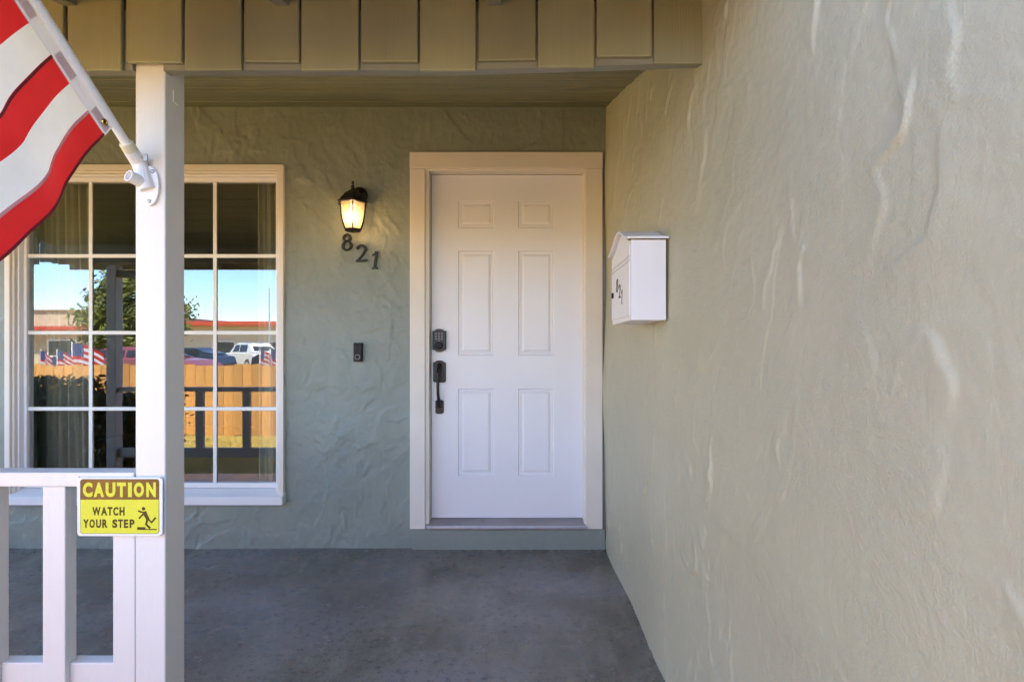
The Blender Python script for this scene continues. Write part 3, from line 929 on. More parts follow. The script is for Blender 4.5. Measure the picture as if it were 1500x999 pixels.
# ------------------------------------------------------------------ window
win = empty('front_window', ((WX0 + WX1) / 2, 3.02, WZ0), 'large gridded window in a stepped cream casing, mirroring the yard and street', 'window')
GX0, GX1, GZ0, GZ1, GY = PX(43, 3.097), PX(406.5, 3.097), PZ(706, 3.097), PZ(268, 3.097), 3.097
def frame_ring(name, o4, i4, y0, y1, mat, bev=0.003, bottom=True):
    """a mitred ring of four boards: outer (x0,x1,z0,z1), inner (x0,x1,z0,z1)"""
    bm = bmesh.new()
    O = [(o4[0], o4[2]), (o4[1], o4[2]), (o4[1], o4[3]), (o4[0], o4[3])]
    I = [(i4[0], i4[2]), (i4[1], i4[2]), (i4[1], i4[3]), (i4[0], i4[3])]
    for k in range(4):
        if k == 0 and not bottom: continue
        j = (k + 1) % 4
        prism(bm, [O[k], O[j], I[j], I[k]], y0, y1)
    bmesh.ops.remove_doubles(bm, verts=bm.verts[:], dist=1e-6)
    # drop the internal mitre faces
    seen = {}
    for f in list(bm.faces):
        key = tuple(sorted(v.index for v in f.verts)) if False else tuple(sorted((round(v.co.x, 5), round(v.co.y, 5), round(v.co.z, 5)) for v in f.verts))
        seen.setdefault(key, []).append(f)
    for fs in seen.values():
        if len(fs) > 1: bmesh.ops.delete(bm, geom=fs, context='FACES_ONLY')
    return obj(name, bm, mat, win, bevel=bev)
def ins(t, b): return (WX0 + t, WX1 - t, WZ0 + b, WZ1 - t)
frame_ring('casing', ins(0, 0.045), ins(0.032, 0.05), 3.02, 3.075, M['trim'], 0.003, False)
frame_ring('inner_casing', ins(0.0325, 0.046), ins(0.046, 0.06), 3.034, 3.10, M['trim'], 0.003, False)
frame_ring('inner_casing', ins(0.0465, 0.046), ins(0.058, 0.075), 3.052, 3.11, M['vinyl'], 0.003, False)
frame_ring('sash', (WX0 + 0.0585, WX1 - 0.0585, GZ0 - 0.03, WZ1 - 0.0585), (GX0, GX1, GZ0, GZ1), 3.078, 3.125, M['vinyl'], 0.003, True)
zs0, zs1 = PZ(740, 3.0), PZ(728, 3.0)
obj('sill', np_([(3.0, zs0), (3.15, zs0), (3.15, GZ0 - 0.031), (3.076, GZ0 - 0.032), (3.0, zs1)], WX0 - 0.003, WX1 + 0.003, 'x'), M['vinyl'], win, bevel=0.003)
bm = bmesh.new()
vs4 = [bm.verts.new(p) for p in ((GX0 - 0.005, GY, GZ0 - 0.005), (GX1 + 0.005, GY, GZ0 - 0.005), (GX1 + 0.005, GY, GZ1 + 0.005), (GX0 - 0.005, GY, GZ1 + 0.005))]
bm.faces.new(vs4)
obj('pane', bm, M['glass'], win)
mw = 0.011
for k in range(1, 4):
    xm = GX0 + (GX1 - GX0) * k / 4
    obj('muntin', nb(xm - mw, xm + mw, 3.090, 3.0962, GZ0 - 0.004, GZ1 + 0.004), M['muntin'], win, bevel=0.002)
    zm = PZ((375.5, 487.5, 598.5)[k - 1], 3.10)
    obj('muntin', nb(GX0 - 0.004, GX1 + 0.004, 3.0888, 3.0967, zm - mw, zm + mw), M['muntin'], win, bevel=0.002)

def curtain(x0, x1, folds, amp, label, seed):
    rng = random.Random(seed)
    nu, nv = 90, 14
    bm = bmesh.new()
    g = []
    ph = [rng.uniform(0, 6.28) for _ in range(3)]
    for i in range(nu + 1):
        row = []
        u = i / nu
        for j in range(nv + 1):
            v = j / nv
            z = 0.12 + v * 2.33
            spread = 1 + 0.10 * (1 - v)
            xx = (x0 + x1) / 2 + (x1 - x0) * (u - 0.5) * spread + 0.01 * math.sin(3 * v + ph[0])
            yy = 3.29 + amp * math.sin(u * folds * 2 * PI + 0.7 * math.sin(2.2 * v + ph[1]) + ph[2]) * (0.8 + 0.3 * math.sin(9 * u + ph[0])) + 0.3 * amp * math.sin(u * folds * 5.1 * PI + ph[1])
            row.append(bm.verts.new((xx, yy, z)))
        g.append(row)
    for i in range(nu):
        for j in range(nv):
            bm.faces.new((g[i][j], g[i + 1][j], g[i + 1][j + 1], g[i][j + 1]))
    o = obj('curtain', bm, M['curtain'], smooth=True)
    sd = o.modifiers.new('thickness', 'SOLIDIFY'); sd.thickness = 0.0015
    return tag(o, label, 'curtain', 'curtains inside the front window')
curtain(-3.18, -2.76, 6, 0.030, 'pale pleated curtain inside the left end of the window', 3)
curtain(-1.66, -1.36, 5, 0.024, 'pale pleated curtain inside the right end of the window, nearest the lantern', 4)

# ------------------------------------------------------------------ wall lantern
LX, LY = -0.943, 2.92
ln = empty('wall_lantern', (LX, LY, 1.86), 'lit dark bronze wall lantern with six glass sides above the house numbers', 'lantern')
bm = bmesh.new()
bz = PZ(287, WALL_Y)
lathe(bm, (LX, WALL_Y + 0.004, bz), [(0.048, 0.0), (0.048, -0.016), (0.042, -0.022), (0.030, -0.026), (0.026, -0.034), (0.010, -0.038)], 28, 'y')
obj('back_plate', bm, M['bronze'], ln)
bm = bmesh.new()
tube(bm, catmull([(LX, WALL_Y - 0.03, bz), (LX, WALL_Y - 0.06, bz + 0.006), (LX, LY + 0.045, bz - 0.012), (LX, LY + 0.01, bz - 0.028)], 5), 0.0115, 12)
obj('arm', bm, M['bronze'], ln, smooth=True)
zb_ = PZ(299, LY)                                     # brim
bm = bmesh.new()
lathe(bm, (LX, LY, zb_), [(0.072, 0.002), (0.091, 0.0), (0.092, 0.007), (0.078, 0.016), (0.076, 0.024), (0.058, 0.040), (0.056, 0.047), (0.036, 0.064), (0.022, 0.074), (0.012, 0.080), (0.009, 0.090),
                          (0.013, 0.096), (0.009, 0.103), (0.005, 0.108), (0.0085, 0.117), (0.0085, 0.122), (0.003, 0.131)], 6, 'z', R(-72))
obj('cap', bm, M['bronze'], ln)
prof = [(0.0775, -0.001), (0.0765, -0.03), (0.072, -0.065), (0.064, -0.10), (0.054, -0.13), (0.046, -0.148)]
for k in range(6):
    a0 = R(-72 + 60 * k); a1 = R(-72 + 60 * (k + 1))
    bm = bmesh.new()
    L1 = [bm.verts.new((LX + (r - 0.004) * math.cos(a0), LY + (r - 0.004) * math.sin(a0), zb_ + h)) for r, h in prof]
    L2 = [bm.verts.new((LX + (r - 0.004) * math.cos(a1), LY + (r - 0.004) * math.sin(a1), zb_ + h)) for r, h in prof]
    for i in range(len(prof) - 1): bm.faces.new((L1[i], L2[i], L2[i + 1], L1[i + 1]))
    obj('glass_side', bm, M['lamp_glass'], ln)
    bm = bmesh.new()
    tube(bm, [(LX + r * math.cos(a0), LY + r * math.sin(a0), zb_ + h) for r, h in prof], 0.0042, 6)
    obj('rib', bm, M['bronze'], ln)
bm = bmesh.new()
zz = zb_ - 0.148
lathe(bm, (LX, LY, zz), [(0.050, 0.004), (0.050, -0.003), (0.043, -0.008), (0.020, -0.009)], 6, 'z', R(-72))
obj('base_ring', bm, M['bronze'], ln)
bm = bmesh.new()
lathe(bm, (LX, LY, zb_ - 0.075), [(0.004, -0.034), (0.019, -0.024), (0.026, -0.004), (0.021, 0.018), (0.013, 0.038), (0.012, 0.074)], 16)
obj('bulb', bm, M['bulb'], ln, smooth=True)
lp = bpy.data.lights.new('lantern_light', 'POINT')
lp.energy = 0.85
lp.color = (1.0, 0.62, 0.28)
lp.shadow_soft_size = 0.03
lo = bpy.data.objects.new('lantern_light', lp)
COL.objects.link(lo)
lo.location = (LX, LY - 0.03, zb_ - 0.085)

# ------------------------------------------------------------------ house numbers, doorbell
for ch, (a, b_, t, bt), wd in (('8', (500.5, 516, 342.5, 367.5), 'eight'), ('2', (520.5, 538.5, 358.5, 384), 'two'), ('1', (544, 554, 368.5, 394), 'one')):
    d = 3.03
    x0, x1, z0, z1 = PX(a, d), PX(b_, d), PZ(bt, d), PZ(t, d)
    gx0, gx1 = {'8': (0.0, 0.72), '2': (-0.03, 0.74), '1': (0.06, 0.46)}[ch]
    fr = lambda gx, gz, yy, x0=x0, x1=x1, z0=z0, z1=z1, gx0=gx0, gx1=gx1: (x0 + (gx - gx0) / (gx1 - gx0) * (x1 - x0), yy, z0 + gz * (z1 - z0))
    o = obj('house_number', digit(ch, fr, 3.024, 3.040), M['bronze'])
    tag(o, {'8': 'dark metal numeral 8 on the stucco just beneath the lantern', '2': 'dark metal numeral 2 between the 8 and the 1 on the stucco',
            '1': 'dark metal numeral 1, lowest of the three on the stucco wall'}[ch], 'house number', 'dark house numbers under the lantern')
db = empty('doorbell', (PX(523.5, 3.02), 3.02, PZ(530, 3.02)), 'slim black video doorbell on the stucco between window and door', 'doorbell')
x0, x1, z0, z1 = PX(517.5, 3.015), PX(529.5, 3.015), PZ(530, 3.015), PZ(502, 3.015)
obj('housing', np_(rrect(x0, x1, z0, z1, 0.007), 3.015, 3.055), M['black'], db, bevel=0.003)
bm = bmesh.new()
cxb, czb = (x0 + x1) / 2, z0 + 0.028
lathe(bm, (cxb, 3.0148, czb), [(0.0155, 0.0), (0.0155, -0.0016), (0.0135, -0.0016), (0.0130, 0.0)], 24, 'y')
obj('button_ring', bm, M['grey'], db)
bm = bmesh.new()
lathe(bm, (cxb, 3.0135, czb), [(0.0125, 0.0), (0.012, -0.0012), (0.004, -0.0016)], 24, 'y')
obj('button', bm, M['black'], db)
bm = bmesh.new()
lathe(bm, (cxb, 3.0148, z1 - 0.022), [(0.0105, 0.0), (0.0095, -0.002), (0.003, -0.003)], 24, 'y')
obj('lens', bm, M['black'], db)

# ------------------------------------------------------------------ mailbox on the side wall
my0, my1, mxf = 1.781, 2.14, 0.394
mz0, mze, mzp = EYE + 0.0998, EYE + 0.380, EYE + 0.432
mb = empty('mailbox', (SIDE_X, (my0 + my1) / 2, mz0), 'white metal mailbox with a curved roof hung on the beige stucco side wall', 'mailbox')
def ogee(s): return mze + (mzp - mze) * (0.5 + 0.5 * math.cos(PI * s)) ** 1.15
top = [(my0 + (my1 - my0) * (1 - k / 16.0), ogee(1 - 2 * k / 16.0)) for k in range(17)]
bm = bmesh.new()
prism(bm, [(my0, mz0), (my1, mz0)] + top, mxf, 0.515, 'x')
body = obj('body', bm, M['mailbox'], mb, bevel=0.002)
bm = bmesh.new()
ov = 0.016
cv = []
for k in range(25):
    s = -1 + 2 * k / 24.0
    yy = (my0 + my1) / 2 + s * ((my1 - my0) / 2 + ov)
    cv.append((yy, mze + 0.004 + (mzp - mze) * (0.5 + 0.5 * math.cos(PI * s)) ** 1.15 + (0.006 * max(0, abs(s) - 0.9) * 10 * -0.6)))
prism(bm, cv + [(yy, zz_ + 0.0085) for yy, zz_ in cv[::-1]], mxf - 0.016, SIDE_X + 0.002, 'x')
obj('roof', bm, M['mailbox'], mb, bevel=0.002)
# door and flap on the front, proud of the body, with their shadow gaps
fx = mxf - 0.003
zA, zB, zC = EYE + 0.367, EYE + 0.327, EYE + 0.308
obj('flap', nb(fx - 0.002, mxf - 0.0004, my0 + 0.012, my1 - 0.012, zB, zA), M['mailbox'], mb, bevel=0.002)
drm = obj('mail_door', nb(fx - 0.002, mxf - 0.0004, my0 + 0.012, my1 - 0.012, mz0 + 0.018, zC), M['mailbox'], mb, bevel=0.002)
obj('hinge_strip', nb(fx - 0.001, mxf - 0.0003, my0 + 0.012, my1 - 0.012, zC + 0.003, zB - 0.003), M['mailbox'], mb, bevel=0.001)
bm = bmesh.new()
lathe(bm, (fx - 0.002, my1 - 0.045, PZ(434, 2.11)), [(0.012, 0.0005), (0.011, -0.006), (0.004, -0.007)], 18, 'x')
obj('lock', bm, M['black'], drm)
bm = bmesh.new()
bm.free()
for ch, d, t, bt in (('8', 2.005, 409, 428.5), ('2', 1.955, 417, 437), ('1', 1.91, 424.5, 445)):
    z0, z1 = PZ(bt, d), PZ(t, d)
    h = z1 - z0
    wd = {'8': 0.72, '2': 0.74, '1': 0.5}[ch] * h * 0.95
    fr = lambda gx, gz, yy, d=d, z0=z0, h=h, wd=wd: (fx - 0.002 - yy, d + 0.02 - gx * h * 0.95, z0 + gz * h)
    obj('numeral', digit(ch, fr, 0.0016, 0.0002), M['black'], drm)

# ------------------------------------------------------------------ flag bracket, flag on its pole
PXL = -1.07
pb = Vector((PXL, 1.405, EYE + 0.5545))
pdir = Vector((0, -0.783, 0.622)).normalized()
pfly = Vector((0, -0.622, -0.783)).normalized()
br = empty('flagpole_bracket', (PXL, 1.455, EYE + 0.465), 'white cast two socket flagpole bracket screwed to the front of the porch post', 'bracket')
bcx, bcz = PX(220, 1.455), EYE + 0.462
bm = bmesh.new()
prism(bm, [(bcx + 0.027 * math.cos(2 * PI * k / 28), bcz + 0.056 * math.sin(2 * PI * k / 28) * (1 if True else 1)) for k in range(28)], 1.4505, 1.4595)
obj('base_plate', bm, M['bracket'], br, bevel=0.002)
bm = bmesh.new()
s0 = Vector((bcx - 0.002, 1.452, bcz - 0.012)); s1 = pb - pdir * 0.012
mid = pb - pdir * 0.055
tube(bm, [s0, mid, s1], [0.0215, 0.0195, 0.0185], 20)
obj('socket', bm, M['bracket'], br, smooth=False, bevel=0.002)
bm = bmesh.new()
t0 = Vector((bcx - 0.010, 1.452, bcz + 0.004)); t1 = Vector((PXL - 0.002, 1.408, bcz + 0.014))
n = 20
dirv = (t1 - t0).normalized()
a_ = dirv.cross(Vector((0, 0, 1))).normalized(); b_v = dirv.cross(a_).normalized()
rg = []
for (p, r) in ((t0, 0.0165), (t1, 0.0165), (t1, 0.0128), (t0 + dirv * 0.02, 0.012)):
    rg.append([bm.verts.new(p + (a_ * math.cos(2 * PI * k / n) + b_v * math.sin(2 * PI * k / n)) * r) for k in range(n)])
for r0, r1 in zip(rg, rg[1:]):
    for k in range(n): bm.faces.new((r0[k], r0[(k + 1) % n], r1[(k + 1) % n], r1[k]))
bm.faces.new(rg[-1])
obj('socket', bm, M['bracket'], br)
bm = bmesh.new()
tube(bm, [pb - pdir * 0.03 + Vector((0.010, 0, 0)), pb - pdir * 0.03 + Vector((0.036, 0.0, -0.004))], 0.0028, 8)
box(bm, pb.x + 0.026, pb.x + 0.036, pb.y + 0.021, pb.y + 0.025, pb.z - 0.030, pb.z - 0.012)
obj('thumb_screw', bm, M['steel'], br)
for dz in (0.040, -0.044):
    bm = bmesh.new()
    lathe(bm, (bcx + (0.010 if dz > 0 else 0), 1.4505, bcz + dz), [(0.006, 0.0), (0.005, -0.003), (0.002, -0.004)], 14, 'y')
    obj('screw', bm, M['steel'], br)

fl = empty('flag', tuple(pb), 'red and white striped flag hanging from a slanted white pole at the porch post', 'flag')
bm = bmesh.new()
tube(bm, [pb - pdir * 0.03, pb + pdir * 1.15], 0.0115, 20)
obj('pole', bm, M['pole'], fl, smooth=False)
bm = bmesh.new()
tube(bm, [pb - pdir * 0.014, pb + pdir * 0.012], [0.0185, 0.0175], 20)
obj('pole_collar', bm, M['collar'], fl, bevel=0.003)
bm = bmesh.new()
lathe(bm, pb + pdir * 1.15, [(0.004, -0.02), (0.016, -0.01), (0.019, 0.004), (0.012, 0.017), (0.003, 0.021)], 16)
obj('finial', bm, M['brass'], fl, smooth=True)
T0, SW, V0, FLY = 0.063, 0.0646, 0.052, 1.36
def fsurf(t, v):
    """point on the cloth: t metres along the pole, v metres along the fly; gentle ripples out of the flag's plane"""
    w = max(0.0, v - 0.03)
    g = min(1.0, w / 0.25)
    rip = g * (0.013 * math.sin(w * 14.0 + 2.0 * (t - T0) - 2.3) + 0.003 * math.sin(w * 41 + 9 * t + 1.0)) + 0.006 * g * math.sin(t * 30 + 14 * w)
    sag = 0.028 * math.sin(w * 9 + 0.9) * g
    return pb + pdir * (t + 0.3 * sag - 0.020 * g) + pfly * v + Vector((rip + 0.004 * math.sin(t * 55) * g, 0, 0))
def strip(t0, t1, v0, v1, nt, nv, off=0.0):
    bm = bmesh.new()
    g = []
    for i in range(nt + 1):
        g.append([bm.verts.new(fsurf(t0 + (t1 - t0) * i / nt, v0 + (v1 - v0) * j / nv) + Vector((off, 0, 0))) for j in range(nv + 1)])
    for i in range(nt):
        for j in range(nv): bm.faces.new((g[i][j], g[i + 1][j], g[i + 1][j + 1], g[i][j + 1]))
    return bm
for k in range(13):
    v0 = V0 if k < 6 else V0 + 0.56
    sp_ = obj('stripe', strip(T0 + SW * k, T0 + SW * (k + 1), v0, V0 + FLY, 5, 150), M['flag_red'] if k % 2 == 0 else M['flag_white'], fl, smooth=True)
    if k % 2 == 0:
        sm = strip(T0 + SW * (k + 1) - 0.006, T0 + SW * (k + 1), v0, V0 + FLY, 1, 150, 0.0016)
        obj('seam', sm, M['seam_red'] if k % 4 else M['flag_patch'], sp_, smooth=True)
sm = strip(T0, T0 + 0.006, V0, V0 + FLY, 1, 150, 0.0018)
obj('hem', sm, M['seam_red'], fl, smooth=True)
can = obj('canton', strip(T0 + SW * 6, T0 + SW * 13, V0, V0 + 0.56, 20, 60), M['flag_blue'], fl, smooth=True)
stars = bmesh.new()
for rr_ in range(9):
    for cc in range(6 if rr_ % 2 == 0 else 5):
        tc = T0 + SW * 6 + SW * 7 * (rr_ + 1) / 10.0
        vc = V0 + 0.56 * ((cc * 2 + 1 + (rr_ % 2)) / 12.0)
        for off in (0.002, -0.002):
            pts = []
            for k in range(10):
                a = PI / 2 + k * PI / 5
                r = 0.019 if k % 2 == 0 else 0.0075
                pts.append(stars.verts.new(fsurf(tc + r * math.sin(a), vc + r * math.cos(a)) + Vector((off, 0, 0))))
            stars.faces.new(pts)
tag(obj('stars', stars, M['flag_white'], can), kind='stuff')
obj('heading', strip(T0 - 0.002, T0 + SW * 13 + 0.002, 0.008, V0 + 0.001, 60, 4, 0.001), M['flag_head'], fl, smooth=True)
for k in range(0, 13, 2):
    obj('heading_patch', strip(T0 + SW * k + 0.004, T0 + SW * (k + 1) - 0.004, 0.022, V0 - 0.005, 4, 4, 0.0028), M['flag_patch'], fl)
for tg in (T0 + 0.022, T0 + SW * 13 - 0.022):
    bm = bmesh.new()
    c = fsurf(tg, 0.030) + Vector((0.0042, 0, 0))
    lathe(bm, c, [(0.0095, 0.0), (0.0085, 0.0022), (0.0055, 0.0022), (0.0045, 0.0)], 18, 'x')
    obj('grommet', bm, M['brass'], fl)

# ------------------------------------------------------------------ the front yard and street that the window mirrors
fn = empty('picket_fence', (-3.5, -1.75, G), 'low orange cedar plank fence along the front of the dry lawn', 'fence')
pk = None
x = -12.0
k = 0
while x < 3.2:
    hgt = 1.10
    if pk is None:
        pk = obj('picket', np_([(x, G), (x + 0.138, G), (x + 0.138, G + hgt - 0.02), (x + 0.118, G + hgt), (x + 0.02, G + hgt), (x, G + hgt - 0.02)], -1.75, -1.732), M['cedar'], fn)
        px0 = x
    else:
        c = pk.copy(); COL.objects.link(c)
        c.location = (x - px0, random.uniform(-0.003, 0.003), random.uniform(-0.015, 0.015))
    x += 0.146
for z in (0.25, 0.85):
    obj('rail', nb(-12, 3.3, -1.793, -1.754, G + z, G + z + 0.085), M['cedar'], fn)
x = -11.9
while x < 3.3:
    obj('fence_post', nb(x, x + 0.09, -1.884, -1.795, G, G + 1.05), M['cedar'], fn)
    x += 2.4

rng = np.random.default_rng(2)
nbl = 16000
bx = rng.uniform(-9, -1.0, nbl); by = rng.uniform(-1.7, 1.2, nbl)
hh = rng.uniform(0.02, 0.06, nbl); aa = rng.uniform(0, 6.28, nbl); lean = rng.uniform(-0.03, 0.03, (nbl, 2))
w = 0.004
v0 = np.stack([bx - w * np.cos(aa), by - w * np.sin(aa), np.full(nbl, G - 0.002)], 1)
v1 = np.stack([bx + w * np.cos(aa), by + w * np.sin(aa), np.full(nbl, G - 0.002)], 1)
v2 = np.stack([bx + lean[:, 0], by + lean[:, 1], G + hh], 1)
vv = np.stack([v0, v1, v2], 1).reshape(-1, 3)
me = bpy.data.meshes.new('dry_grass')
me.from_pydata(vv.tolist(), [], [(3 * i, 3 * i + 1, 3 * i + 2) for i in range(nbl)])
tag(place('dry_grass', me, M['blade']), kind='stuff')

M['cream_wall'] = paint('cream_block_wall', (0.62, 0.55, 0.42), 0.8, 0.05, 2, 30, 0.2)
M['red_band'] = paint('red_fascia_band', (0.48, 0.07, 0.035), 0.6, 0.08, 2, 0, 0)
M['dark_glass'] = paint('dark_glazing', (0.03, 0.035, 0.04), 0.12, 0.1, 3, 0, 0)
M['tan_wall'] = paint('tan_stucco_wall', (0.52, 0.42, 0.29), 0.85, 0.06, 2, 30, 0.2)
M['tyre'] = paint('tyre_rubber', (0.02, 0.02, 0.02), 0.8, 0.1, 5, 0, 0)
M['rim'] = paint('alloy_rim', (0.5, 0.5, 0.52), 0.35, 0.1, 5, 0, 0, metallic=0.9)
M['bark'] = paint('bark', (0.12, 0.08, 0.05), 0.9, 0.25, 8, 20, 0.5)
def bld(name, x0, x1, y0, y1, h, band, wall, label, openings):
    t = empty(name, ((x0 + x1) / 2, y1, G), label, 'building')
    obj('wall', nb(x0, x1, y0, y1, G, G + h), wall, t)
    obj('fascia', nb(x0 - 0.4, x1 + 0.4, y1 + 0.002, y1 + 1.2, G + band, G + band + 0.34), M['red_band'], t)
    obj('coping', nb(x0 - 0.1, x1 + 0.1, y0, y1 + 0.2, G + h + 0.001, G + h + 0.08), M['red_band'] if h - band < 0.5 else M['walk'], t)
    for (a, b_, z0, z1) in openings:
        f = obj('window', nb(a, b_, y1 + 0.002, y1 + 0.06, G + z0, G + z1), M['vinyl'], t)
        obj('pane', nb(a + 0.12, b_ - 0.12, y1 + 0.061, y1 + 0.07, G + z0 + 0.12, G + z1 - 0.12), M['dark_glass'], f)
bld('shop_building', -36.5, -6, -70, -42, 3.85, 3.5, M['cream_wall'], 'long low cream building with a red band under its roof across the street',
    [(-34 + 5.2 * i, -31.8 + 5.2 * i, 0.5, 2.1) for i in range(5)])
bld('shop_building', -80, -37.5, -68, -40, 4.8, 3.0, M['tan_wall'], 'long tan building with a red band farther along the street behind the tree',
    [(-76 + 5.6 * i, -73.4 + 5.6 * i, 0.6, 2.2) for i in range(7)])

M['leaf'] = paint('tree_leaf', (0.12, 0.13, 0.02), 0.6, 0.35, 0.8, 0, 0)
def tree(x, y, h, r, label):
    rg_ = random.Random(9)
    t = empty('street_tree', (x, y, G), label, 'tree')
    bm = bmesh.new()
    tube(bm, [(x, y, G), (x + 0.05, y, G + h * 0.2), (x - 0.05, y, G + h * 0.42)], [0.2, 0.15, 0.11], 10)
    tips = []
    for k in range(9):
        a = k * 2.4; e = rg_.uniform(0.3, 1.2); L = rg_.uniform(0.45, 0.8) * r
        s = Vector((x, y, G + h * rg_.uniform(0.25, 0.45)))
        d = Vector((math.cos(a) * math.cos(e), math.sin(a) * math.cos(e), math.sin(e)))
        tube(bm, [s, s + d * L * 0.5 + Vector((0, 0, 0.05)), s + d * L], [0.07, 0.045, 0.02], 6)
        tips.append(s + d * L)
    obj('trunk', bm, M['bark'], t)
    vv, ff = [], []
    for k in range(95):
        if k < 9: c = tips[k]
        else:
            a = rg_.uniform(0, 6.28); u = rg_.uniform(-0.9, 1); q_ = math.sqrt(max(0, 1 - u * u)) * rg_.uniform(0.45, 1.0)
            c = Vector((x + r * q_ * math.cos(a), y + r * q_ * math.sin(a), G + h * 0.60 + u * h * 0.37))
        cr = rg_.uniform(0.3, 0.62)
        for m in range(330):
            d = Vector((rg_.gauss(0, 1), rg_.gauss(0, 1), rg_.gauss(0, 0.8))) * cr * 0.55
            p = c + d
            n1 = Vector((rg_.uniform(-1, 1), rg_.uniform(-1, 1), rg_.uniform(-1, 1))) * 0.12
            n2 = Vector((rg_.uniform(-1, 1), rg_.uniform(-1, 1), rg_.uniform(-1, 1))) * 0.06
            i0 = len(vv)
            vv += [tuple(p - n1), tuple(p + n2), tuple(p + n1), tuple(p - n2)]
            ff.append((i0, i0 + 1, i0 + 2, i0 + 3))
    me = bpy.data.meshes.new('crown')
    me.from_pydata(vv, [], ff)
    place('crown', me, M['leaf'], t)
tree(-17.7, -17.5, 4.85, 1.95, 'bushy green street tree beyond the fence, mirrored in the window')

def car(x, y, kind, colr, label, face=1, rz=0):
    t = empty('parked_car', (x, y, G), label, 'car', 'cars parked across the street')
    pm_ = paint('car_paint', colr, 0.25, 0.03, 2, 0, 0)
    L = 4.7; h = 1.75 if kind == 'suv' else 1.42
    def X(u): return x + face * (u - L / 2)
    low = [(0.05, 0.35), (0.1, 0.75), (0.5, 0.95), (1.3, 1.02), (3.9, 1.04), (4.55, 0.95), (4.68, 0.6), (4.65, 0.32), (4.3, 0.25), (0.4, 0.25)]
    if kind == 'suv': low = [(a, b_ * 1.08) for a, b_ in low]
    bm = bmesh.new()
    prism(bm, [(X(a), G + b_) for a, b_ in low], y - 0.9, y + 0.9)
    obj('body', bm, pm_, t, bevel=0.08, seg=3)
    zb0 = G + (1.10 if kind == 'suv' else 1.02)
    cab = [(1.25, zb0), (1.95, G + h - 0.05), (2.3, G + h), (3.7, G + h) if kind == 'suv' else (3.3, G + h), (4.4, zb0 + 0.1) if kind == 'suv' else (4.1, zb0 + 0.05), (4.4, zb0 - 0.02) if kind == 'suv' else (4.2, zb0 - 0.02)]
    bm = bmesh.new()
    a = [bm.verts.new((X(u), y - 0.72 if z > zb0 + 0.2 else y - 0.86, z)) for u, z in cab]
    b = [bm.verts.new((X(u), y + 0.72 if z > zb0 + 0.2 else y + 0.86, z)) for u, z in cab]
    bm.faces.new(a); bm.faces.new(b[::-1])
    for i in range(6): bm.faces.new((a[i], b[i], b[(i + 1) % 6], a[(i + 1) % 6]))
    obj('cabin', bm, pm_, t, bevel=0.05, seg=3)
    for sy in (-1, 1):
        for (u0, u1) in ((1.75, 2.6), (2.7, 3.6)):
            bm = bmesh.new()
            yy0 = y + sy * 0.845; yy1 = y + sy * 0.745
            z0, z1 = zb0 + 0.06, G + h - 0.12
            sh = 0.32 if u0 < 2 else 0.0
            p = [bm.verts.new(q_) for q_ in ((X(u0), yy0 + sy * .02, z0), (X(u1), yy0 + sy * .02, z0), (X(u1), yy1 + sy * .02, z1), (X(u0 + sh), yy1 + sy * .02, z1),
                                            (X(u0), yy0 - sy * .05, z0), (X(u1), yy0 - sy * .05, z0), (X(u1), yy1 - sy * .05, z1), (X(u0 + sh), yy1 - sy * .05, z1))]
            for f in ((0, 1, 2, 3), (7, 6, 5, 4), (0, 4, 5, 1), (1, 5, 6, 2), (2, 6, 7, 3), (3, 7, 4, 0)): bm.faces.new([p[i] for i in f])
            obj('side_window', bm, M['dark_glass'], t)
    scr = [((cab[0][0] + 0.05, cab[0][1] + 0.06), (cab[1][0] - 0.03, cab[1][1] - 0.06), -1), ((cab[-2][0], cab[-2][1] + 0.05), (cab[-3][0] + 0.05, cab[-3][1] - 0.08), 1)]
    for (ua, za), (ub, zb2), sg_ in scr:
        bm = bmesh.new()
        o1 = sg_ * 0.012 * 1
        prof_ = [(ua + o1, za), (ub + o1, zb2), (ub - sg_ * 0.05, zb2 - 0.02), (ua - sg_ * 0.05, za)]
        A = [bm.verts.new((X(u_), y - (0.74 if i_ in (0, 3) else 0.62), z_)) for i_, (u_, z_) in enumerate(prof_)]
        B = [bm.verts.new((X(u_), y + (0.74 if i_ in (0, 3) else 0.62), z_)) for i_, (u_, z_) in enumerate(prof_)]
        bm.faces.new(A); bm.faces.new(B[::-1])
        for i_ in range(4): bm.faces.new((A[i_], B[i_], B[(i_ + 1) % 4], A[(i_ + 1) % 4]))
        obj('windscreen', bm, M['dark_glass'], t)
    for u in (0.95, 3.75):
        for sy in (-1, 1):
            bm = bmesh.new()
            lathe(bm, (X(u), y + sy * 0.80, G + 0.34), [(0.2, -0.11), (0.33, -0.10), (0.34, 0.0), (0.33, 0.10), (0.2, 0.11)], 20, 'y')
            wh = obj('wheel', bm, M['tyre'], t)
            bm = bmesh.new()
            lathe(bm, (X(u), y + sy * 0.80, G + 0.34), [(0.19, -0.125), (0.19, 0.125)], 14, 'y')
            obj('rim', bm, M['rim'], wh)
    if kind == 'suv':
        for sy in (-1, 1):
            bm = bmesh.new()
            tube(bm, [(X(2.2), y + sy * 0.62, G + h + 0.07), (X(3.8), y + sy * 0.62, G + h + 0.07)], 0.025, 6)
            obj('roof_rail', bm, M['rim'], t)
    t.rotation_euler.z = rz
    return t
car(-19.0, -30.0, 'suv', (0.75, 0.76, 0.78), 'white sport utility car with roof rails parked beyond the fence', 1, R(35))
car(-18.0, -21.5, 'sedan', (0.03, 0.045, 0.08), 'dark blue saloon car parked beyond the fence nearest the tree')
car(-21.3, -20.5, 'sedan', (0.03, 0.04, 0.10), 'navy saloon car parked left of the street tree', -1)
car(-13.5, -12.6, 'sedan', (0.24, 0.07, 0.085), 'red saloon car parked at the near kerb beyond the fence', -1)
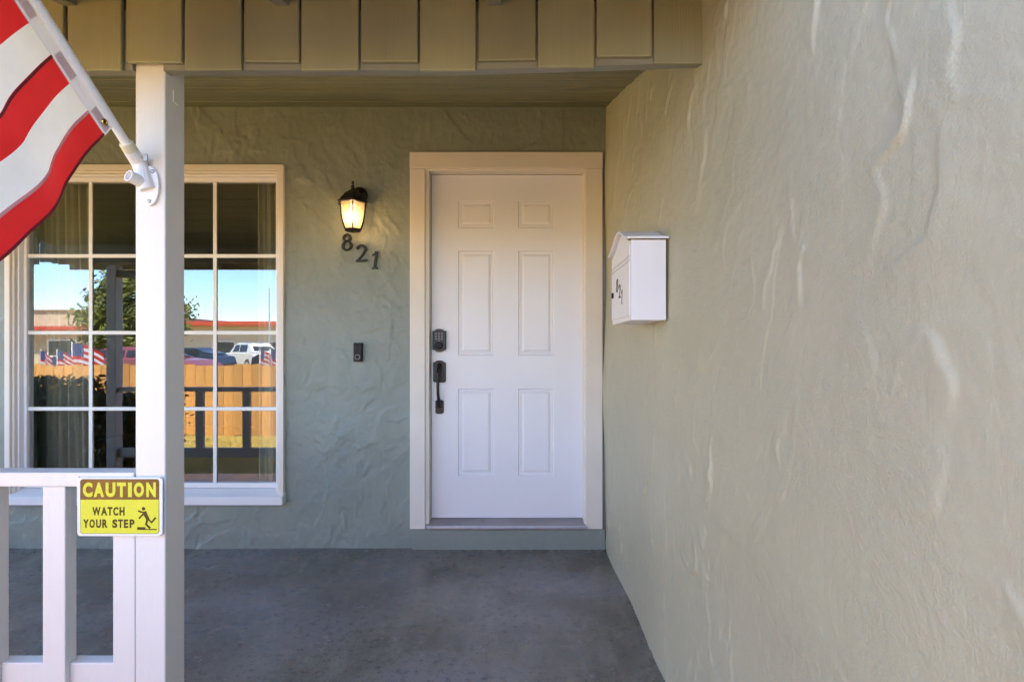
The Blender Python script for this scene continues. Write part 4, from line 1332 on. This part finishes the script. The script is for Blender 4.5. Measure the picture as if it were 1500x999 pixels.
car(-14.6, -27.0, 'suv', (0.03, 0.035, 0.05), 'black sport utility car parked beyond the fence, rightmost')

def yard_flag(x, y, s, rot, label):
    t = empty('yard_flag', (x, y, G), label, 'flag', 'small striped flags along the fence')
    zt2 = G + 1.08 + s * 0.75
    bm = bmesh.new()
    tube(bm, [(x, y, G), (x, y, zt2)], 0.008, 8)
    obj('stick', bm, M['pole'], t)
    def pt(u, v):
        r = 0.03 * math.sin(u * 9 + x)
        return (x + math.cos(rot) * u * s * 1.1 + r * math.sin(rot), y + math.sin(rot) * u * s * 1.1, zt2 - 0.02 - v * s * 0.9 - 0.35 * u * u * s)
    def patch(u0, u1, v0, v1, nm, mt):
        bm = bmesh.new()
        n = 8
        A = [bm.verts.new(pt(u0 + (u1 - u0) * k / n, v0)) for k in range(n + 1)]
        B = [bm.verts.new(pt(u0 + (u1 - u0) * k / n, v1)) for k in range(n + 1)]
        for k in range(n): bm.faces.new((A[k], A[k + 1], B[k + 1], B[k]))
        obj(nm, bm, mt, t)
    for k in range(9):
        patch(0.36 if k < 4 else 0, 1, k / 9, (k + 1) / 9, 'stripe', M['flag_red'] if k % 2 == 0 else M['flag_white'])
    patch(0, 0.36, 0, 4 / 9, 'canton', M['flag_blue'])
for i, (x, s, rot, lb) in enumerate(((-7.68, 0.34, 0.5, 'small striped flag on a stick behind the fence, first from the left end'), (-7.42, 0.34, 0.3, 'small striped flag on a stick, second behind the fence'),
                         (-7.18, 0.50, 0.1, 'largest striped flag behind the fence, middle of its row'), (-4.16, 0.36, 0.6, 'small striped flag by the white parked car'), (-3.99, 0.36, 0.5, 'small striped flag at the right end of the fence row'))):
    yard_flag(x, -2.05, s, rot, lb)
for x, pside in ((-20.5, 'left'), (-18.6, 'right')):
    bm = bmesh.new()
    tube(bm, [(x, -36, G), (x, -36, 6.2)], [0.09, 0.05], 8)
    lp_ = obj('light_pole', bm, M['rim'])
    tag(lp_, 'thin metal pole rising behind the cream building, %s one of the pair' % pside, 'pole', 'thin poles across the street')

def shrub(label):
    rg_ = random.Random(4)
    t = empty('shrub', (-4.3, 0.95, G), label, 'shrub')
    vv, ff = [], []
    bm = bmesh.new()
    for k in range(110):
        c = Vector((rg_.uniform(-5.1, -3.75), rg_.uniform(0.78, 1.12), G + rg_.uniform(0.25, 1.0)))
        hmax = G + (0.88 if c.x > -4.25 else 1.05)
        c.z = min(c.z, hmax - 0.06)
        tube(bm, [(c.x * 0.5 - 2.15, 0.95, G), c], [0.012, 0.005], 5)
        for m in range(170):
            p = c + Vector((rg_.gauss(0, 1), rg_.gauss(0, 0.6), rg_.gauss(0, 0.8))) * 0.12
            p.z = min(max(p.z, G + 0.03), hmax + rg_.uniform(-0.06, 0.015))
            n1 = Vector((rg_.uniform(-1, 1), rg_.uniform(-1, 1), rg_.uniform(-1, 1))) * 0.03
            n2 = Vector((rg_.uniform(-1, 1), rg_.uniform(-1, 1), rg_.uniform(-1, 1))) * 0.02
            i0 = len(vv)
            vv += [tuple(p - n1), tuple(p + n2), tuple(p + n1), tuple(p - n2)]
            ff.append((i0, i0 + 1, i0 + 2, i0 + 3))
    obj('stems', bm, M['bark'], t)
    me = bpy.data.meshes.new('foliage')
    me.from_pydata(vv, [], ff)
    place('foliage', me, M['shrub_leaf'], t)
M['shrub_leaf'] = paint('shrub_leaf', (0.045, 0.065, 0.02), 0.6, 0.3, 2, 0, 0)
shrub('dark shaded shrub at the far end of the porch, mirrored low in the window')
